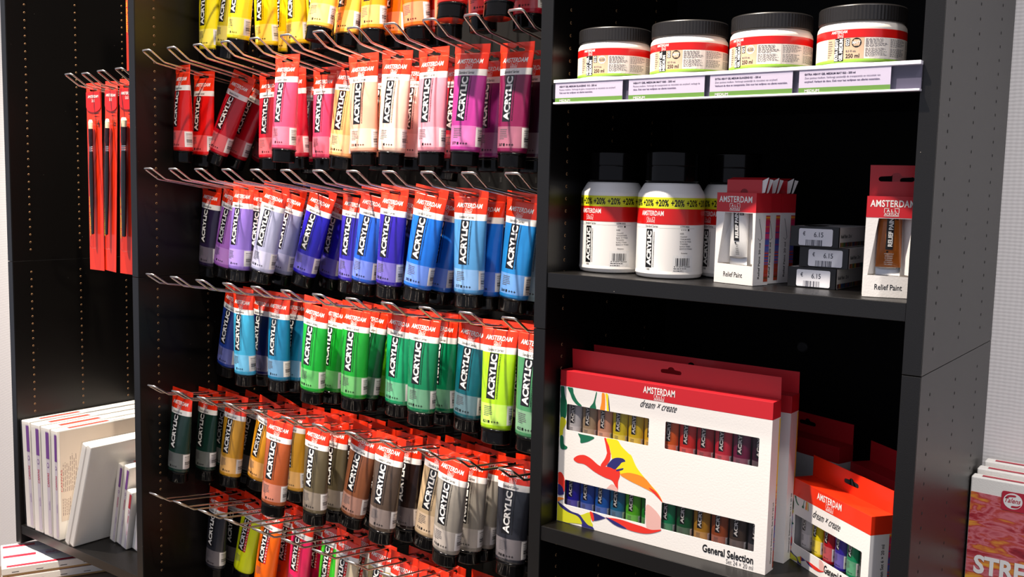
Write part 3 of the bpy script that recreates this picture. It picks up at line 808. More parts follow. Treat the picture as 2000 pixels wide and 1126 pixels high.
# jars
def jar_mat():
    m, k = newmat('jar_plastic', .3, .3)
    return m
JARB = mat('jar_white_plastic', (240, 232, 220), .35, coat=.25)
TAN = mat('gel_swatch_print', (206, 176, 146), .45)
def jar(cx, cy, num, matt, label, l1, l2, swatch_turn):
    z0 = .3301
    t = thing('gel_jar', label, 'jar', (cx, cy, z0)); t['group'] = 'gel medium jars on the upper shelf'
    r = .0484
    b = MB(); b.lathe([(0, 0), (.044, 0), (.0472, .0015), (.0484, .004), (r, .0445), (.0478, .0475), (.0462, .0500), (.0452, .0512), (.0452, .0535), (.0, .0535)], 128); b.build('jar_body', [JARB], t)
    b = MB(); b.lathe([(r+.00002, .0075), (r+.00008, .0077), (r+.00008, .0340), (r+.00002, .0342)], 128); b.build('label_band', [mat('cream_label', (238, 226, 212), .42)], t)
    b = MB(); b.lathe([(r+.00008, .0335), (r+.00015, .0336), (r+.00015, .0425), (r+.00008, .0427)], 128); b.build('red_band', [PRED], t)
    b = MB(); b.lathe([(r+.00008, .0070), (r+.00015, .0072), (r+.00015, .0105), (r+.00008, .0107)], 128); b.build('green_band', [GREEN], t)
    # ribbed lid
    b = MB(); n = 150; prof = [(.0462, .0516), (.0472, .0522), (.0474, .0530), (.0474, .0682), (.0468, .0696), (.0452, .0702)]
    base = len(b.v)
    for j, (rad, z) in enumerate(prof):
        for i in range(n):
            a = 2*math.pi*i/n; q = rad+(.00028 if (i % 2 and 1 < j < 4) else 0); b.v.append((q*math.cos(a), q*math.sin(a), z))
    for j in range(len(prof)-1):
        for i in range(n):
            k = (i+1) % n; b.f.append((j*n+i, j*n+k, (j+1)*n+k, (j+1)*n+i)); b.m.append(0); b.sm.append(j in (0, 3, 4))
    b.disc(.0452, .0702, 64); b.disc(.0462, .0516, 64, up=False); b.build('lid', [LIDM], t)
    o_ = swatch_turn
    p = Print(cyl(r+.00022), .0035)
    p.text('AMSTERDAM', o_-.006, .0388, .0030, .019, 0, anchor='c', bold=.02); p.logo(o_-.004, .0340, .0068, .0042, 0)
    p.rect(o_-.020, o_+.022, .0108, .0334, 3, n=8)
    p.rect(o_-.0105, o_+.0005, .0085, .0334, 1, .00004, n=3)
    p.text(l1, o_-.0062, .0092, .0040, .0235, 0, rot=90, bold=.045, lift=.00018); p.text(l2, o_-.0008, .0092, .0040, .0235 if len(l2) > 7 else .019, 0, rot=90, bold=.045, lift=.00018)
    p.rect(o_+.0022, o_+.0070, .0245, .0330, 1, .00004); p.text(num, o_+.0062, .0250, .0036, .0075, 0, rot=90, bold=.03, lift=.00018)
    circ = [(o_+.0140+.0052*math.cos(R(a)), .0280+.0052*math.sin(R(a))) for a in range(0, 360, 15)]
    p.poly(circ, 1 if matt else 0, .00008); p.text('MATT' if matt else 'GLOSS', o_+.0140, .0266, .0030, .0086, 0 if matt else 4, anchor='c', bold=.02, lift=.00018)
    p.text('8.5 fl oz.', o_+.0030, .0180, .0022, .011, 4, lift=.00012); p.text('250 ml', o_+.0030, .0118, .0044, .0145, 1, bold=.02, lift=.00012)
    p.lines(o_-.019, .031, .006, 8, .0024, .0008, 4, lift=.0001, seed=4)
    for k in range(3):
        x = o_+.0235+k*.028; p.rect(x-.0008, x+.0265, .0108, .0334, 5, n=5)
        p.lines(x, .0322, .0255, 8, .00118, .00055, 4, lift=.00008, seed=k+num.__len__()); p.lines(x, .0220, .0255, 8, .00118, .00055, 4, lift=.00008, seed=k+9)
    p.build('lettering', [WHT, BLK, WHT, TAN, GREYP, mat('cream_label_light', (242, 234, 224), .42)], t)
    t.rotation_euler.z = 0
    return t
jar(-.4260, .0520, '015', False, 'gel jar marked GLOSS 015, leftmost on the upper shelf', 'HEAVY GEL', 'MEDIUM', -.004)
jar(-.3167, .0520, '020', True, 'gel jar with black MATT disc 020, second from the left', 'HEAVY GEL', 'MEDIUM', -.007)
jar(-.2085, .0524, '021', False, 'gel jar marked GLOSS 021, third from the left', 'EXTRA HEAVY', 'GEL MEDIUM', -.019)
jar(-.1010, .0525, '022', True, 'gel jar with black MATT disc 022, rightmost on the upper shelf', 'EXTRA HEAVY', 'GEL MEDIUM', -.004)

# ================================================================== BOTTLES
def bottle(cx, cy, label, rot=0):
    t = thing('paint_bottle', label, 'bottle', (cx, cy, .0785)); t['group'] = 'white acrylic paint bottles'; r = .0440
    b = MB(); b.lathe([(0, 0), (.039, 0), (.0425, .0015), (.0445, .006), (r, .010), (r, .1065), (.0436, .1095), (.0400, .1160), (.0368, .1215), (.0350, .1235), (.0, .1235)], 128); b.build('bottle_body', [BOTTLE], t)
    for z0, z1, nm, m_ in ((.0905, .1050, 'yellow_band', YEL), (.0700, .0905, 'red_band', PRED)):
        b = MB(); b.lathe([(r+.00002, z0), (r+.0001, z0+.0001), (r+.0001, z1-.0001), (r+.00002, z1)], 128); b.build(nm, [m_], t)
    b = MB(); b.lathe([(.0335, .1235), (.0335, .1250), (.0345, .1255), (.0352, .1262), (.0352, .1448), (.0348, .1453), (.0348, .1458), (.0352, .1463), (.0352, .1630), (.0338, .1648), (.0, .1650)], 56); b.build('cap', [CAPM], t)
    p = Print(cyl(r+.00018), .0035); rr_ = rot
    for k in range(-5, 6): p.text('+20%', rr_+k*.0205, .0938, .0085, .0175, 1, anchor='c', bold=.028)
    p.text('AMSTERDAM', rr_-.0145, .0815, .0062, .0345, 0, anchor='c', bold=.022, space=1.08); p.logo(rr_-.0155, .0718, .0125, .0075, 0)
    p.rect(rr_-.046, rr_+.046, .0655, .0657, 4, n=12)
    p.text('Standard Series', rr_-.0235, .0664, .0028, .019, 1, bold=.005)
    p.rect(rr_-.0215, rr_-.0118, .0140, .0640, 1, n=3); p.text('ACRYLIC', rr_-.0134, .0165, .0066, .045, 0, rot=90, bold=.05, lift=.00008)
    p.text('ACRYL/ACRYLIQUE/ACRYLFARBE/ACRILICO', rr_-.0088, .0145, .0014, .046, 1, rot=90)
    p.text('105', rr_-.017, .0105, .0024, .005, 1, anchor='c')
    rc = rr_+.0085
    p.text('17791052', rc+.0165, .0668, .0022, .0125, 1); p.rect(rc+.0270, rc+.0292, .0625, .0650, 1)
    for i in range(3):
        x = rc+.0185+i*.0027; p.rect(x-.001, x+.001, .0636, .0640, 1); p.rect(x-.0002, x+.0002, .0628, .0648, 1)
    p.text('105', rc+.0165, .0580, .0022, .005, 1)
    for i, s_ in enumerate(('TITAANWIT', 'TITANIUM WHITE', 'BLANC DE TITANE', 'TITANWEISS', 'BLANCO TITANIO', 'BIANCO DI TITANIO')): p.text(s_, rc+.0165, .0540-i*.0031, .0018, .0010*len(s_)+.001, 4)
    p.text('Pigmentos', rc+.0185, .0330, .0018, .009, 4); p.rect(rc+.008, rc+.036, .0095, .0310, 5, n=6)
    p.barcode(rc+.0115, rc+.032, .0175, .0275, 1, lift=.00008); p.text('8 712079 350260', rc+.0100, .0155, .0017, .0225, 1, lift=.00008)
    p.lines(rc+.0095, .0142, .024, 2, .0028, .0009, 1, lift=.00008)
    p.build('lettering', [WHT, BLK, YEL, PRED, GREYP, mat('sticker_white', (244, 242, 238), .4)], t)
bottle(-.4445, .0910, 'white paint bottle with yellow plus-20% band beside the shelf panel', .005)
bottle(-.3482, .0800, 'white paint bottle with yellow band, in the middle of three', .0095)
bottle(-.2905, .1500, 'white paint bottle half hidden behind the relief paint box', -.004)

# ================================================================== RELIEF PAINT BOXES
EX = mat('stripe_print_card', (236, 232, 228), .45)
def stripe_mat():
    m, k = newmat('colour_stripe_print', .42)
    tc = k.n('ShaderNodeTexCoord'); sp = k.n('ShaderNodeSeparateXYZ'); k.link(tc.outputs['Object'], sp.inputs[0])
    wn = k.n('ShaderNodeTexWhiteNoise', noise_dimensions='1D'); k.link(k.math('FLOOR', k.math('MULTIPLY', sp.outputs['Z'], 520)), wn.inputs['W'])
    cr = k.n('ShaderNodeValToRGB'); e = cr.color_ramp; e.interpolation = 'LINEAR'
    e.elements[0].position = 0; e.elements[0].color = lin((110, 60, 30)); e.elements[1].position = 1; e.elements[1].color = lin((245, 215, 40))
    for pos, c in ((.22, (190, 60, 30)), (.38, (40, 90, 170)), (.5, (80, 60, 140)), (.62, (200, 40, 90)), (.75, (190, 40, 60)), (.88, (240, 140, 40))):
        x = e.elements.new(pos); x.color = lin(c)
    f = k.math('ADD', k.math('MULTIPLY', sp.outputs['Z'], 9.5), k.math('MULTIPLY', k.math('SUBTRACT', wn.outputs['Value'], .5), .28))
    k.link(f, cr.inputs[0]); k.link(cr.outputs[0], k.b.inputs['Base Color']); return m
STR = stripe_mat()
def relief_tube(label, loc, rot, colour, white):
    t = thing('relief_paint_tube', label, 'paint tube', loc); t.rotation_euler = rot
    col = mat('relief_'+colour, COL2[colour], .3, coat=.3)
    b = MB(); n = 28; prof = [(.0, .0135, .0006), (.010, .0135, .0008), (.0101, .0135, .0009), (.03, .0131, .0050), (.06, .0125, .0080), (.072, .0120, .0090)]
    for j in range(len(prof)-1):
        pass
    base = 0
    for z, a, c in prof:
        for i in range(n): b.v.append((a*math.cos(2*math.pi*i/n), c*math.sin(2*math.pi*i/n), z))
    for j in range(len(prof)-1):
        for i in range(n):
            k = (i+1) % n; b.f.append((j*n+i, j*n+k, (j+1)*n+k, (j+1)*n+i)); b.m.append(1 if j == 0 else 0); b.sm.append(True)
    b.f.append(tuple(range(n))); b.m.append(1); b.sm.append(False)
    b.f.append(tuple((len(prof)-1)*n+i for i in reversed(range(n)))); b.m.append(0); b.sm.append(False)
    b.build('tube_body', [col, STEEL], t)
    b = MB(); b.lathe([(.0115, .0718), (.0070, .0745), (.0042, .076), (.0042, .086), (0, .0861)], 24); b.build('nozzle', [WHT], t)
    def mp(x, z, l):
        a = lerp(z, [(.010, .0135), (.03, .0131), (.06, .0125), (.072, .0120)]); c = lerp(z, [(.0101, .0009), (.03, .0050), (.06, .0080), (.072, .0090)]); return (x, -c*max(0, 1-(x/a)**2)**.5-.0004-l, z)
    p = Print(mp, .002); p.rect(-.0040, .0038, .030, .071, 0, n=3); p.text('RELIEF PAINT', .0028, .0335, .0046, .036, 1, rot=90, bold=.04, lift=.00005)
    if colour == 'white': p.rect(.0052, .0098, .062, .0715, 0); p.text('100', .0088, .0632, .0030, .0065, 1, rot=90, bold=.02, lift=.00005)
    else: p.text('819', .0080, .0632, .0028, .0065, 0, rot=90, bold=.03, lift=.00005)
    p.rect(-.0030, -.0008, .0265, .0285, 0)
    names = ('WHITE', 'WIT', 'BLANC', 'WEISS', 'BLANCO', 'BIANCO') if colour == 'white' else ('ANTIQUE GOLD', 'ANTIEKGOUD', 'OR ANTIQUE', 'ANTIKGOLD', 'ORO ANTIGUO', 'ORO ANTICO')
    for i, s_ in enumerate(names): p.text(s_, 0, .0245-i*.0024, .0014, .00085*len(s_), 0 if colour == 'white' else 1, anchor='c', bold=.01)
    p.build('lettering', [BLK, WHT], t)
    return t
COL2 = dict(white=(238, 236, 232), gold=(170, 92, 28))
def relief_box(label, loc, rz, colour=None, flap='fold', W=.0595, D=.030, H=.113, rx=0, ry=0):
    t = thing('relief_paint_box', label, 'paint box', loc); t.rotation_euler = (R(rx), R(ry), R(rz)); t['group'] = 'relief paint boxes'
    th = .0006; win = rrect(.008, W-.004, .0245, .0885, .001) ; win = [(.0045, .0245), (W-.0020, .0235), (W-.0045, .0885), (.0130, .0885)]
    b = MB(); b.sheet([(0, 0), (W, 0), (W, H), (0, H)], [win], th=th, y=0); b.build('front_panel', [CARD], t)
    b = MB(); b.box(0, th, th, D, 0, H); b.box(W-th, W, th, D, 0, H); b.box(th, W-th, D-th, D, 0, H); b.box(th, W-th, th, D-th, 0, th); b.box(th, W-th, th, D-th, H-th, H); b.build('carton', [CARD], t)
    b = MB(); e = .00015; b.box(-e, W+e, -e, D+e, .0893, H+e); b.build('red_header', [REDC], t)
    b = MB(); b.sheet([(th, 0), (W-th, 0), (W-th, .0236), (th, .0246)], th=.0004, y=-.0002); 
    b.build('lower_front_card', [CARD], t)
    # inner tray sides
    b = MB(); b.add([(.001, .001, .025), (.0125, .016, .025), (.0155, .016, .0885), (.012, .001, .0885)], [(0, 1, 2, 3)]); b.add([(W-.002, .001, .025), (W-.013, .016, .025), (W-.016, .016, .0885), (W-.006, .001, .0885)], [(3, 2, 1, 0)])
    b.add([(.0125, .016, .025), (W-.013, .016, .025), (W-.016, .016, .0885), (.0155, .016, .0885)], [(0, 1, 2, 3)]); b.build('inner_tray', [CARD], t)
    if flap == 'up':
        b = MB(); b.sheet([(.002, H), (W-.0015, H), (W-.0005, H+.035), (.0015, H+.035)], [euroslot(W/2+.002, H+.0195, .038, .0056, .0055)], th=.0008, y=D*.55); b.build('hang_flap', [REDC], t)
    else:
        F = .0165; d = .011; b = MB(); y0 = D*.6
        x0, x1 = .003, W-.004
        b.sheet([(x0, H), (x1, H), (x1, H+F), (x0, H+F)], [[(W*.5+.0055*math.cos(R(a)), H+.0005+.0050*math.sin(R(a))) for a in range(0, 181, 15)]], th=.0006, y=y0-.003)
        b.add([(x0, y0-.003, H+F), (x1, y0-.003, H+F), (x1+.002, y0+.006, H+F+.003), (x0+.002, y0+.006, H+F+.003)], [(0, 1, 2, 3)])
        b.build('hang_flap', [REDC], t)
        b = MB(); b.sheet([(x1-.001, H), (x1+.004, H+.001), (x1+.009, H+F+.003), (x1, H+F-.001)], th=.0006, y=y0-.002); b.sheet([(x1+.003, H), (x1+.0055, H+.001), (x1+.012, H+F), (x1+.007, H+F+.001)], th=.0006, y=y0+.003)
        b.build('flap_fold', [CARD], t)
    p = Print(front(-.0003)); p.text('AMSTERDAM', W*.48, .1015, .0075, W*.84, 0, anchor='c', bold=.022, space=1.08); p.logo(W*.47, .0910, .0158, .0090, 0)
    p.text('Relief Paint', W*.49, .0085, .0062, .029, 1, anchor='c', bold=.012)
    p.build('lettering', [WHT, BLK], t)
    q = Print(lambda a, z, l: (W+.0002+l, a, z)); q.rect(D*.70, D*.985, .004, .086, 2); q.text('Relief Paint', D*.42, .008, .0036, .028, 1, rot=90, bold=.02); q.text('20 ml', D*.42, .038, .0036, .014, 1, rot=90)
    pts = [(D*.25, .082), (D*.42, .066), (D*.48, .058), (D*.36, .055), (D*.22, .058)]
    for (a, c), (a2, c2) in zip(pts, pts[1:]): q.poly([(a-.0004, c), (a2-.0004, c2), (a2+.0004, c2), (a+.0004, c)], 1)
    q.build('side_print', [WHT, BLK, STR], t)
    if colour:
        M = Matrix.Translation(loc) @ Matrix.Rotation(R(rz), 4, 'Z'); c = M @ Vector((W*.47, .0112, .0235))
        relief_tube('%s relief paint tube inside the %s relief box' % (('white', 'left') if colour == 'white' else ('bronze-gold', 'right')), c, (0, 0, R(rz)), colour, True)
    return t
relief_box('front relief paint box holding a white tube, folded red top', (-.2716, .0571, .0786), -13.4, 'white')
relief_box('second relief paint box directly behind the white-tube box', (-.2715, .0885, .0786), -12.5)
relief_box('third relief paint box, at the back of the left group', (-.2640, .1200, .0786), -13.5)
relief_box('tall red-topped relief paint box holding a bronze-gold tube', (-.0768, .0300, .0786), 18, 'gold', 'up', W=.0555)
relief_box('relief paint box behind the bronze-gold one at shelf end', (-.0830, .1200, .0786), 0, None, 'up', W=.0555)
# boxes lying on their backs, end with price sticker towards us
def lying(label, x, y, z, rz, price_dx=0, seed=1):
    W, D, H = .0600, .0245, .115
    t = thing('relief_paint_box', label, 'paint box', (x, y, z)); t.rotation_euler.z = R(rz); t['group'] = 'relief paint boxes lying in a stack'
    b = MB(); b.box(0, W, .0008, H, 0, D); b.build('carton', [CARD], t, bevel=.0006)
    b = MB(); b.box(-.0002, W+.0002, 0, .004, -.0001, D+.0002); b.build('black_end', [mat('black_card_end', (16, 16, 18), .35)], t, bevel=.0005)
    b = MB(); b.add([(W*.35+.013*math.cos(R(a))*1.1, .03+.02*math.sin(R(a)), D+.0004) for a in range(0, 360, 20)], [tuple(range(18))]); b.build('window', [mat('dark_window', (20, 18, 18), .1, coat=.5)], t)
    p = Print(front(-.0006)); x0 = .0115+price_dx
    b = MB(); b.sheet(rrect(x0, x0+.042, .0015, D-.0025, .002), th=.0003, y=-.0005); b.build('price_sticker', [mat('price_sticker_white', (232, 232, 238), .5)], t)
    p.text('€', x0+.005, D-.0110, .0050, .0032, 0); p.text('6.15', x0+.019, D-.0125, .0060, .0115, 0, bold=.01)
    p.barcode(x0+.009, x0+.030, .0015, .0085, 0, seed=seed); p.build('sticker_print', [mat('blue_black_print', (52, 54, 70), .5)], t)
    q = Print(lambda a, z, l: (W+.0002+l, a, z)); q.text('Relief Paint', .008, .0115, .0042, .022, 0, bold=.02); q.text('20 ml', .034, .0115, .0042, .010, 1)
    for i in range(26):
        pass
    q.build('side_print', [BLK, GREYP], t)
    q = Print(lambda a, z, l: (W+.0002+l, a, z)); rg = random.Random(seed)
    for i in range(40): q.rect(.006+i*.0026, .006+i*.0026+.0024, .0008, .0062, rg.randrange(6))
    q.build('colour_stripes', [mat('stripe_%d' % i, c, .45) for i, c in enumerate(((150, 60, 30), (60, 60, 60), (200, 150, 40), (40, 70, 130), (120, 40, 60), (60, 110, 70)))], t)
lying('relief paint box lying flat, bottom of the three price-stickered', -.1843, .0813, .0783, -1.5)
lying('relief paint box lying flat, middle of the three price-stickered', -.1725, .0860, .0783+.0251, -1.0, seed=2)
lying('relief paint box lying flat, top of the three price-stickered', -.1835, .0815, .0783+.0502, -1.5, -.0005, seed=5)

# ================================================================== PAINT SETS
SPL = [mat('splash_yellow', (240, 220, 30), .4), mat('splash_red', (226, 52, 40), .4), mat('splash_blue', (44, 42, 110), .4), mat('splash_green', (24, 104, 74), .4), mat('splash_orange', (246, 140, 40), .4), mat('splash_pink', (226, 178, 170), .4), mat('splash_olive', (206, 206, 40), .4)]
SWIRL = [(3, [(0.0009, 0.1938),(0.0063, 0.1933),(0.0075, 0.1839),(0.0112, 0.1722),(0.0105, 0.1678),(0.0047, 0.1695),(0.0014, 0.1795)]),(3, [(0.0011, 0.1777),(0.0106, 0.1756),(0.0116, 0.1583),(0.0095, 0.1492),(0.0016, 0.1497)]),(3, [(0.0121, 0.1936),(0.0203, 0.1939),(0.0226, 0.1861),(0.029, 0.1766),(0.0363, 0.1708),(0.0292, 0.1706),(0.0208, 0.1772),(0.0165, 0.1852)]),(3, [(0.0587, 0.1931),(0.06, 0.1915),(0.0579, 0.1793),(0.0592, 0.1695),(0.0493, 0.1702),(0.0549, 0.1788)]),(4, [(0.0681, 0.1936),(0.0721, 0.1933),(0.0735, 0.1816),(0.0729, 0.1696),(0.0661, 0.1699),(0.0676, 0.1807)]),(0, [(0.0736, 0.1935),(0.0779, 0.1916),(0.0794, 0.1791),(0.0803, 0.1694),(0.0768, 0.1696),(0.0756, 0.1819)]),(2, [(0.0779, 0.1921),(0.0798, 0.1826),(0.0815, 0.1693),(0.0801, 0.1694),(0.0787, 0.1807)]),(6, [(0.0017, 0.148),(0.0095, 0.1483),(0.0114, 0.1425),(0.0069, 0.133),(0.0061, 0.1258),(0.0013, 0.1214)]),(3, [(0.0021, 0.1225),(0.0073, 0.1225),(0.0087, 0.1121),(0.0146, 0.1088),(0.011, 0.1046),(0.0031, 0.1058)]),(3, [(0.0316, 0.131),(0.0367, 0.131),(0.0577, 0.1303),(0.051, 0.124),(0.0431, 0.1203),(0.0361, 0.1187),(0.0353, 0.1247)]),(1, [(0.074, 0.1319),(0.0775, 0.1315),(0.0815, 0.1233),(0.0849, 0.112),(0.0848, 0.1125),(0.0842, 0.1039),(0.0778, 0.0937),(0.0696, 0.0928),(0.0764, 0.1041),(0.0794, 0.1132),(0.079, 0.1126),(0.0762, 0.1241)]),(0, [(0.0775, 0.132),(0.0899, 0.133),(0.0957, 0.1321),(0.1017, 0.1252),(0.1134, 0.1172),(0.1172, 0.1151),(0.1253, 0.1015),(0.1369, 0.0903),(0.1484, 0.0809),(0.1598, 0.0716),(0.1657, 0.062),(0.1525, 0.0717),(0.1338, 0.0762),(0.1148, 0.0808),(0.1013, 0.0866),(0.0952, 0.094),(0.087, 0.1061),(0.0859, 0.1105),(0.0822, 0.1217)]),(4, [(0.1182, 0.0916),(0.137, 0.0895),(0.1503, 0.0788),(0.1602, 0.0708),(0.166, 0.0616),(0.1525, 0.0709),(0.1338, 0.0762),(0.1148, 0.0808),(0.1013, 0.0858),(0.1069, 0.0894)]),(1, [(0.1449, 0.0768),(0.1561, 0.0733),(0.166, 0.0616),(0.1582, 0.067)]),(5, [(0.1422, 0.0528),(0.1553, 0.0489),(0.1656, 0.0378),(0.1661, 0.0262),(0.1565, 0.0207),(0.1473, 0.0202),(0.143, 0.026)]),(1, [(0.0254, 0.0936),(0.0317, 0.0996),(0.0417, 0.1025),(0.0498, 0.1012),(0.0559, 0.0986),(0.068, 0.0922),(0.0797, 0.0931),(0.0914, 0.0941),(0.0992, 0.0913),(0.1004, 0.0848),(0.0979, 0.0757),(0.0979, 0.0638),(0.0943, 0.0682),(0.0882, 0.0755),(0.0764, 0.0775),(0.0605, 0.0821),(0.0442, 0.0894),(0.032, 0.0897)]),(2, [(0.0797, 0.0941),(0.0871, 0.1044),(0.0947, 0.1084),(0.1042, 0.109),(0.1081, 0.1058),(0.1025, 0.103),(0.0989, 0.0981),(0.0952, 0.094),(0.0915, 0.0916),(0.0856, 0.093)]),(0, [(0.0998, 0.0991),(0.1073, 0.1039),(0.1028, 0.0971),(0.0943, 0.0921)]),(2, [(0.0953, 0.092),(0.1051, 0.0959),(0.1039, 0.0931),(0.0954, 0.0898)]),(5, [(0.0809, 0.0637),(0.0884, 0.0704),(0.0963, 0.0669),(0.0974, 0.062),(0.0867, 0.0628),(0.0789, 0.0633)]),(1, [(0.0001, 0.0686),(0.0059, 0.0706),(0.0114, 0.0619),(0.0114, 0.0441),(0.0046, 0.0463),(0.0005, 0.0562)]),(2, [(0.0006, 0.0526),(0.0076, 0.0505),(0.011, 0.0423),(0.009, 0.0392),(0.0007, 0.0383)]),(4, [(0.0008, 0.0339),(0.0113, 0.0343),(0.0052, 0.0303),(0.0006, 0.0276)]),(6, [(0.0001, 0.0257),(0.0096, 0.0223),(0.0222, 0.018),(0.0387, 0.0163),(0.0546, 0.0233),(0.0571, 0.0116),(0.0602, 0.0071),(0.0575, -0.0006),(0.0452, 0.0036),(0.0248, 0.0016),(-0.0001, -0.0022)]),(2, [(0.0011, 0.0277),(0.0127, 0.023),(0.0243, 0.0184),(0.0376, 0.0169),(0.045, 0.0106),(0.0523, 0.0052),(0.0604, 0.0036),(0.0615, -0.0011),(0.0434, -0.0017),(0.0421, 0.0064),(0.0347, 0.0136),(0.0181, 0.0162),(0.0055, 0.0214)]),(2, [(0.0596, 0.0244),(0.0785, 0.0217),(0.0805, 0.0212),(0.063, 0.0133),(0.0598, 0.0175)]),(1, [(0.0546, 0.0242),(0.0596, 0.0236),(0.062, 0.0145),(0.0586, 0.0128)]),(1, [(0.0805, 0.0212),(0.0902, 0.0234),(0.1056, 0.0243),(0.1228, 0.0231),(0.1379, 0.0223),(0.1509, 0.021),(0.1654, 0.0244),(0.1619, 0.0211),(0.1475, 0.0149),(0.1327, 0.0126),(0.1137, 0.0133),(0.0982, 0.0183)]),(2, [(0.0805, 0.0224),(0.0981, 0.0192),(0.1137, 0.0138),(0.1041, 0.0133),(0.0924, 0.0158)])]
def splashes(p, sx=1.0, sz=1.0, ztop=.194):
    for n, (mi, pts) in enumerate(SWIRL):
        p.poly(spline([(x*sx, ztop+(z-.194)*sz) for x, z in pts], 6), mi, .00001+n*.000009)
def mini_tube(label, x, y, ztop, colour, num='-', rz=0, group='', sx=.45, sz=.56):
    P = tube_proto(False, num)
    t = dup(P[0], (x, y, ztop), (0, 0, R(rz))); t.scale = (sx, sx*.9, sz)
    for ch in t.children:
        if ch.name.startswith('body'): ch.color = lin(COL[colour])
    t['label'] = label; t['group'] = group; t.name = 'small_paint_tube'
def set24(x0, y0, z0, label, sub, tubes=True, W=.3103, D=.0255, H=.2165):
    t = thing('paint_set_box', label, 'paint set', (x0, y0, z0)); t['group'] = 'sets of 24 paint tubes'
    wins = [(.0117, .1416, .133, .170), (.1658, .2948, .1335, .170), (.0119, .1411, .0258, .0617), (.1648, .2943, .0256, .0614)]
    th = .0007
    b = MB(); b.sheet([(0, 0), (W, 0), (W, H), (0, H)], [rrect(a, c, d, e, .0016) for a, c, d, e in wins], th=th, y=0); b.build('front_panel', [CARD], t)
    b = MB(); b.box(0, th, th, D, 0, H); b.box(W-th, W, th, D, 0, H); b.box(th, W-th, D-th, D, 0, H); b.box(th, W-th, th, D-th, 0, th); b.box(th, W-th, th, D-th, H-th, H); b.build('carton', [CARD], t)
    b = MB(); b.box(.008, W-.008, .0190, .0200, .005, H-.003); b.box(.143, .163, .006, .018, .005, H-.003); b.build('inner_tray', [mat('dark_inner_tray', (24, 22, 24), .4)], t)
    b = MB(); e = .00015; b.box(-e, W+e, -e, D+e, .1945, H+e); b.build('red_header', [REDC], t, bevel=.0004)
    b = MB(); b.sheet([(.0035, H), (W-.0005, H), (W-.001, H+.0275), (.002, H+.0275)], [euroslot(.158, H+.0142, .0305, .0052, .0050)], th=.0007, y=D-.0006); b.build('hang_flap', [REDC], t)
    for a, c, d, e in wins:
        b = MB(); b.sheet(rrect(a-.002, c+.002, d-.002, e+.002, .001), th=0, y=.0014); b.build('window_film', [FILM], t)
    p = Print(front(-.0003)); p.text('AMSTERDAM', .1545, .2035, .0088, .0465, 0, anchor='c', bold=.022, space=1.08)
    p.logo(.1550, .1955, .0150, .0074, 0)
    p.text('dream × create', .1545, .1838, .0100, .054, 1, anchor='c', bold=0, shear=.75)
    p.text('General Selection', .2945, .0100, .0098, .0690, 1, anchor='r', bold=.025); p.text('Set 24 × 20 ml', .2945, .0022, .0060, .0360, 4, anchor='r', bold=.0)
    p.build('lettering', [WHT, BLK, WHT, WHT, GREYP], t)
    # printed swirls, clipped around the windows by lying under them: drawn on the card only
    q = Print(front(-.0001)); splashes(q)
    cutq = clip_windows(q, wins, W, .1940); cutq.build('paint_swirl_print', SPL, t)
    r_ = Print(lambda a, z, l: (W+.0002+l, a, z)); r_.text('General Selection', D*.68, .010, .0038, .045, 1, rot=90, bold=.02); r_.text('Set 24 × 20 ml', D*.68, .058, .0038, .030, 1, rot=90); r_.rect(D*.86, D*.985, .002, .193, 0)
    r_.build('side_print', [STR, BLK], t)
    if tubes:
        A = ['grey_beige', 'beige', 'peach', 'lemon', 'yellow', 'golden_yellow', 'deep_orange', 'vermilion', 'carmine', 'rose_red', 'red_violet', 'dark_plum']
        B_ = ['ultramarine', 'royal_blue', 'azure_blue', 'cerulean', 'lime_green', 'green', 'emerald', 'dark_green', 'ochre', 'sienna', 'umber', 'charcoal']
        COL['white_t'] = (222, 222, 224); A[0] = 'white_t'
        for rw, (cs, zt) in enumerate(((A, H-.012), (B_, .0985))):
            for i, c in enumerate(cs):
                if i >= 6: xx = x0+.1690+(i-6)*.0249
                else: xx = x0+.0195+i*.0244
                mini_tube('small %s tube, %s from the left in the %s row inside the big set' % (c.replace('_t', '').replace('_', ' '), ORD[i], ('upper', 'lower')[rw]), xx, y0+.0100, z0+zt, c, group='small tubes inside the big set, %s row' % ('upper', 'lower')[rw], sx=.40)
    return t
def clip_poly(poly, f):
    """keep part of a 3D-tagged polygon where f(point) >= 0"""
    out = []
    for i in range(len(poly)):
        a, c = poly[i], poly[(i+1) % len(poly)]; fa, fc = f(a), f(c)
        if fa >= 0: out.append(a)
        if (fa >= 0) != (fc >= 0):
            t = fa/(fa-fc); out.append(tuple(a[j]+(c[j]-a[j])*t for j in range(3)))
    return out
def clip_windows(q, wins, W, ztop):
    new = MB(); m = q.mb
    for f, mi in zip(m.f, m.m):
        polys = [[m.v[i] for i in f]]
        for fn in (lambda p: p[0]-.0005, lambda p: W-.0005-p[0], lambda p: p[2]-.0005, lambda p: ztop-p[2]):
            polys = [c for c in (clip_poly(pp, fn) for pp in polys) if len(c) > 2]
        for a, c, d, e in wins:
            res = []
            for pp in polys:
                l = clip_poly(pp, lambda p: a-p[0]); r_ = clip_poly(pp, lambda p: p[0]-c)
                mid = clip_poly(clip_poly(pp, lambda p: p[0]-a), lambda p: c-p[0]) if len(pp) > 2 else []
                lo = clip_poly(mid, lambda p: d-p[2]) if len(mid) > 2 else []; hi = clip_poly(mid, lambda p: p[2]-e) if len(mid) > 2 else []
                res += [x for x in (l, r_, lo, hi) if len(x) > 2]
            polys = res
        for pp in polys: new.add(pp, [tuple(range(len(pp)))], mi)
    return new
class _W: pass
set24(-.4863, .0352, -.2767, 'large white 24-tube paint set in front, red top with swirls', '')
set24(-.4830, .0870, -.2767, 'large 24-tube paint set standing behind the front one', '', tubes=False)
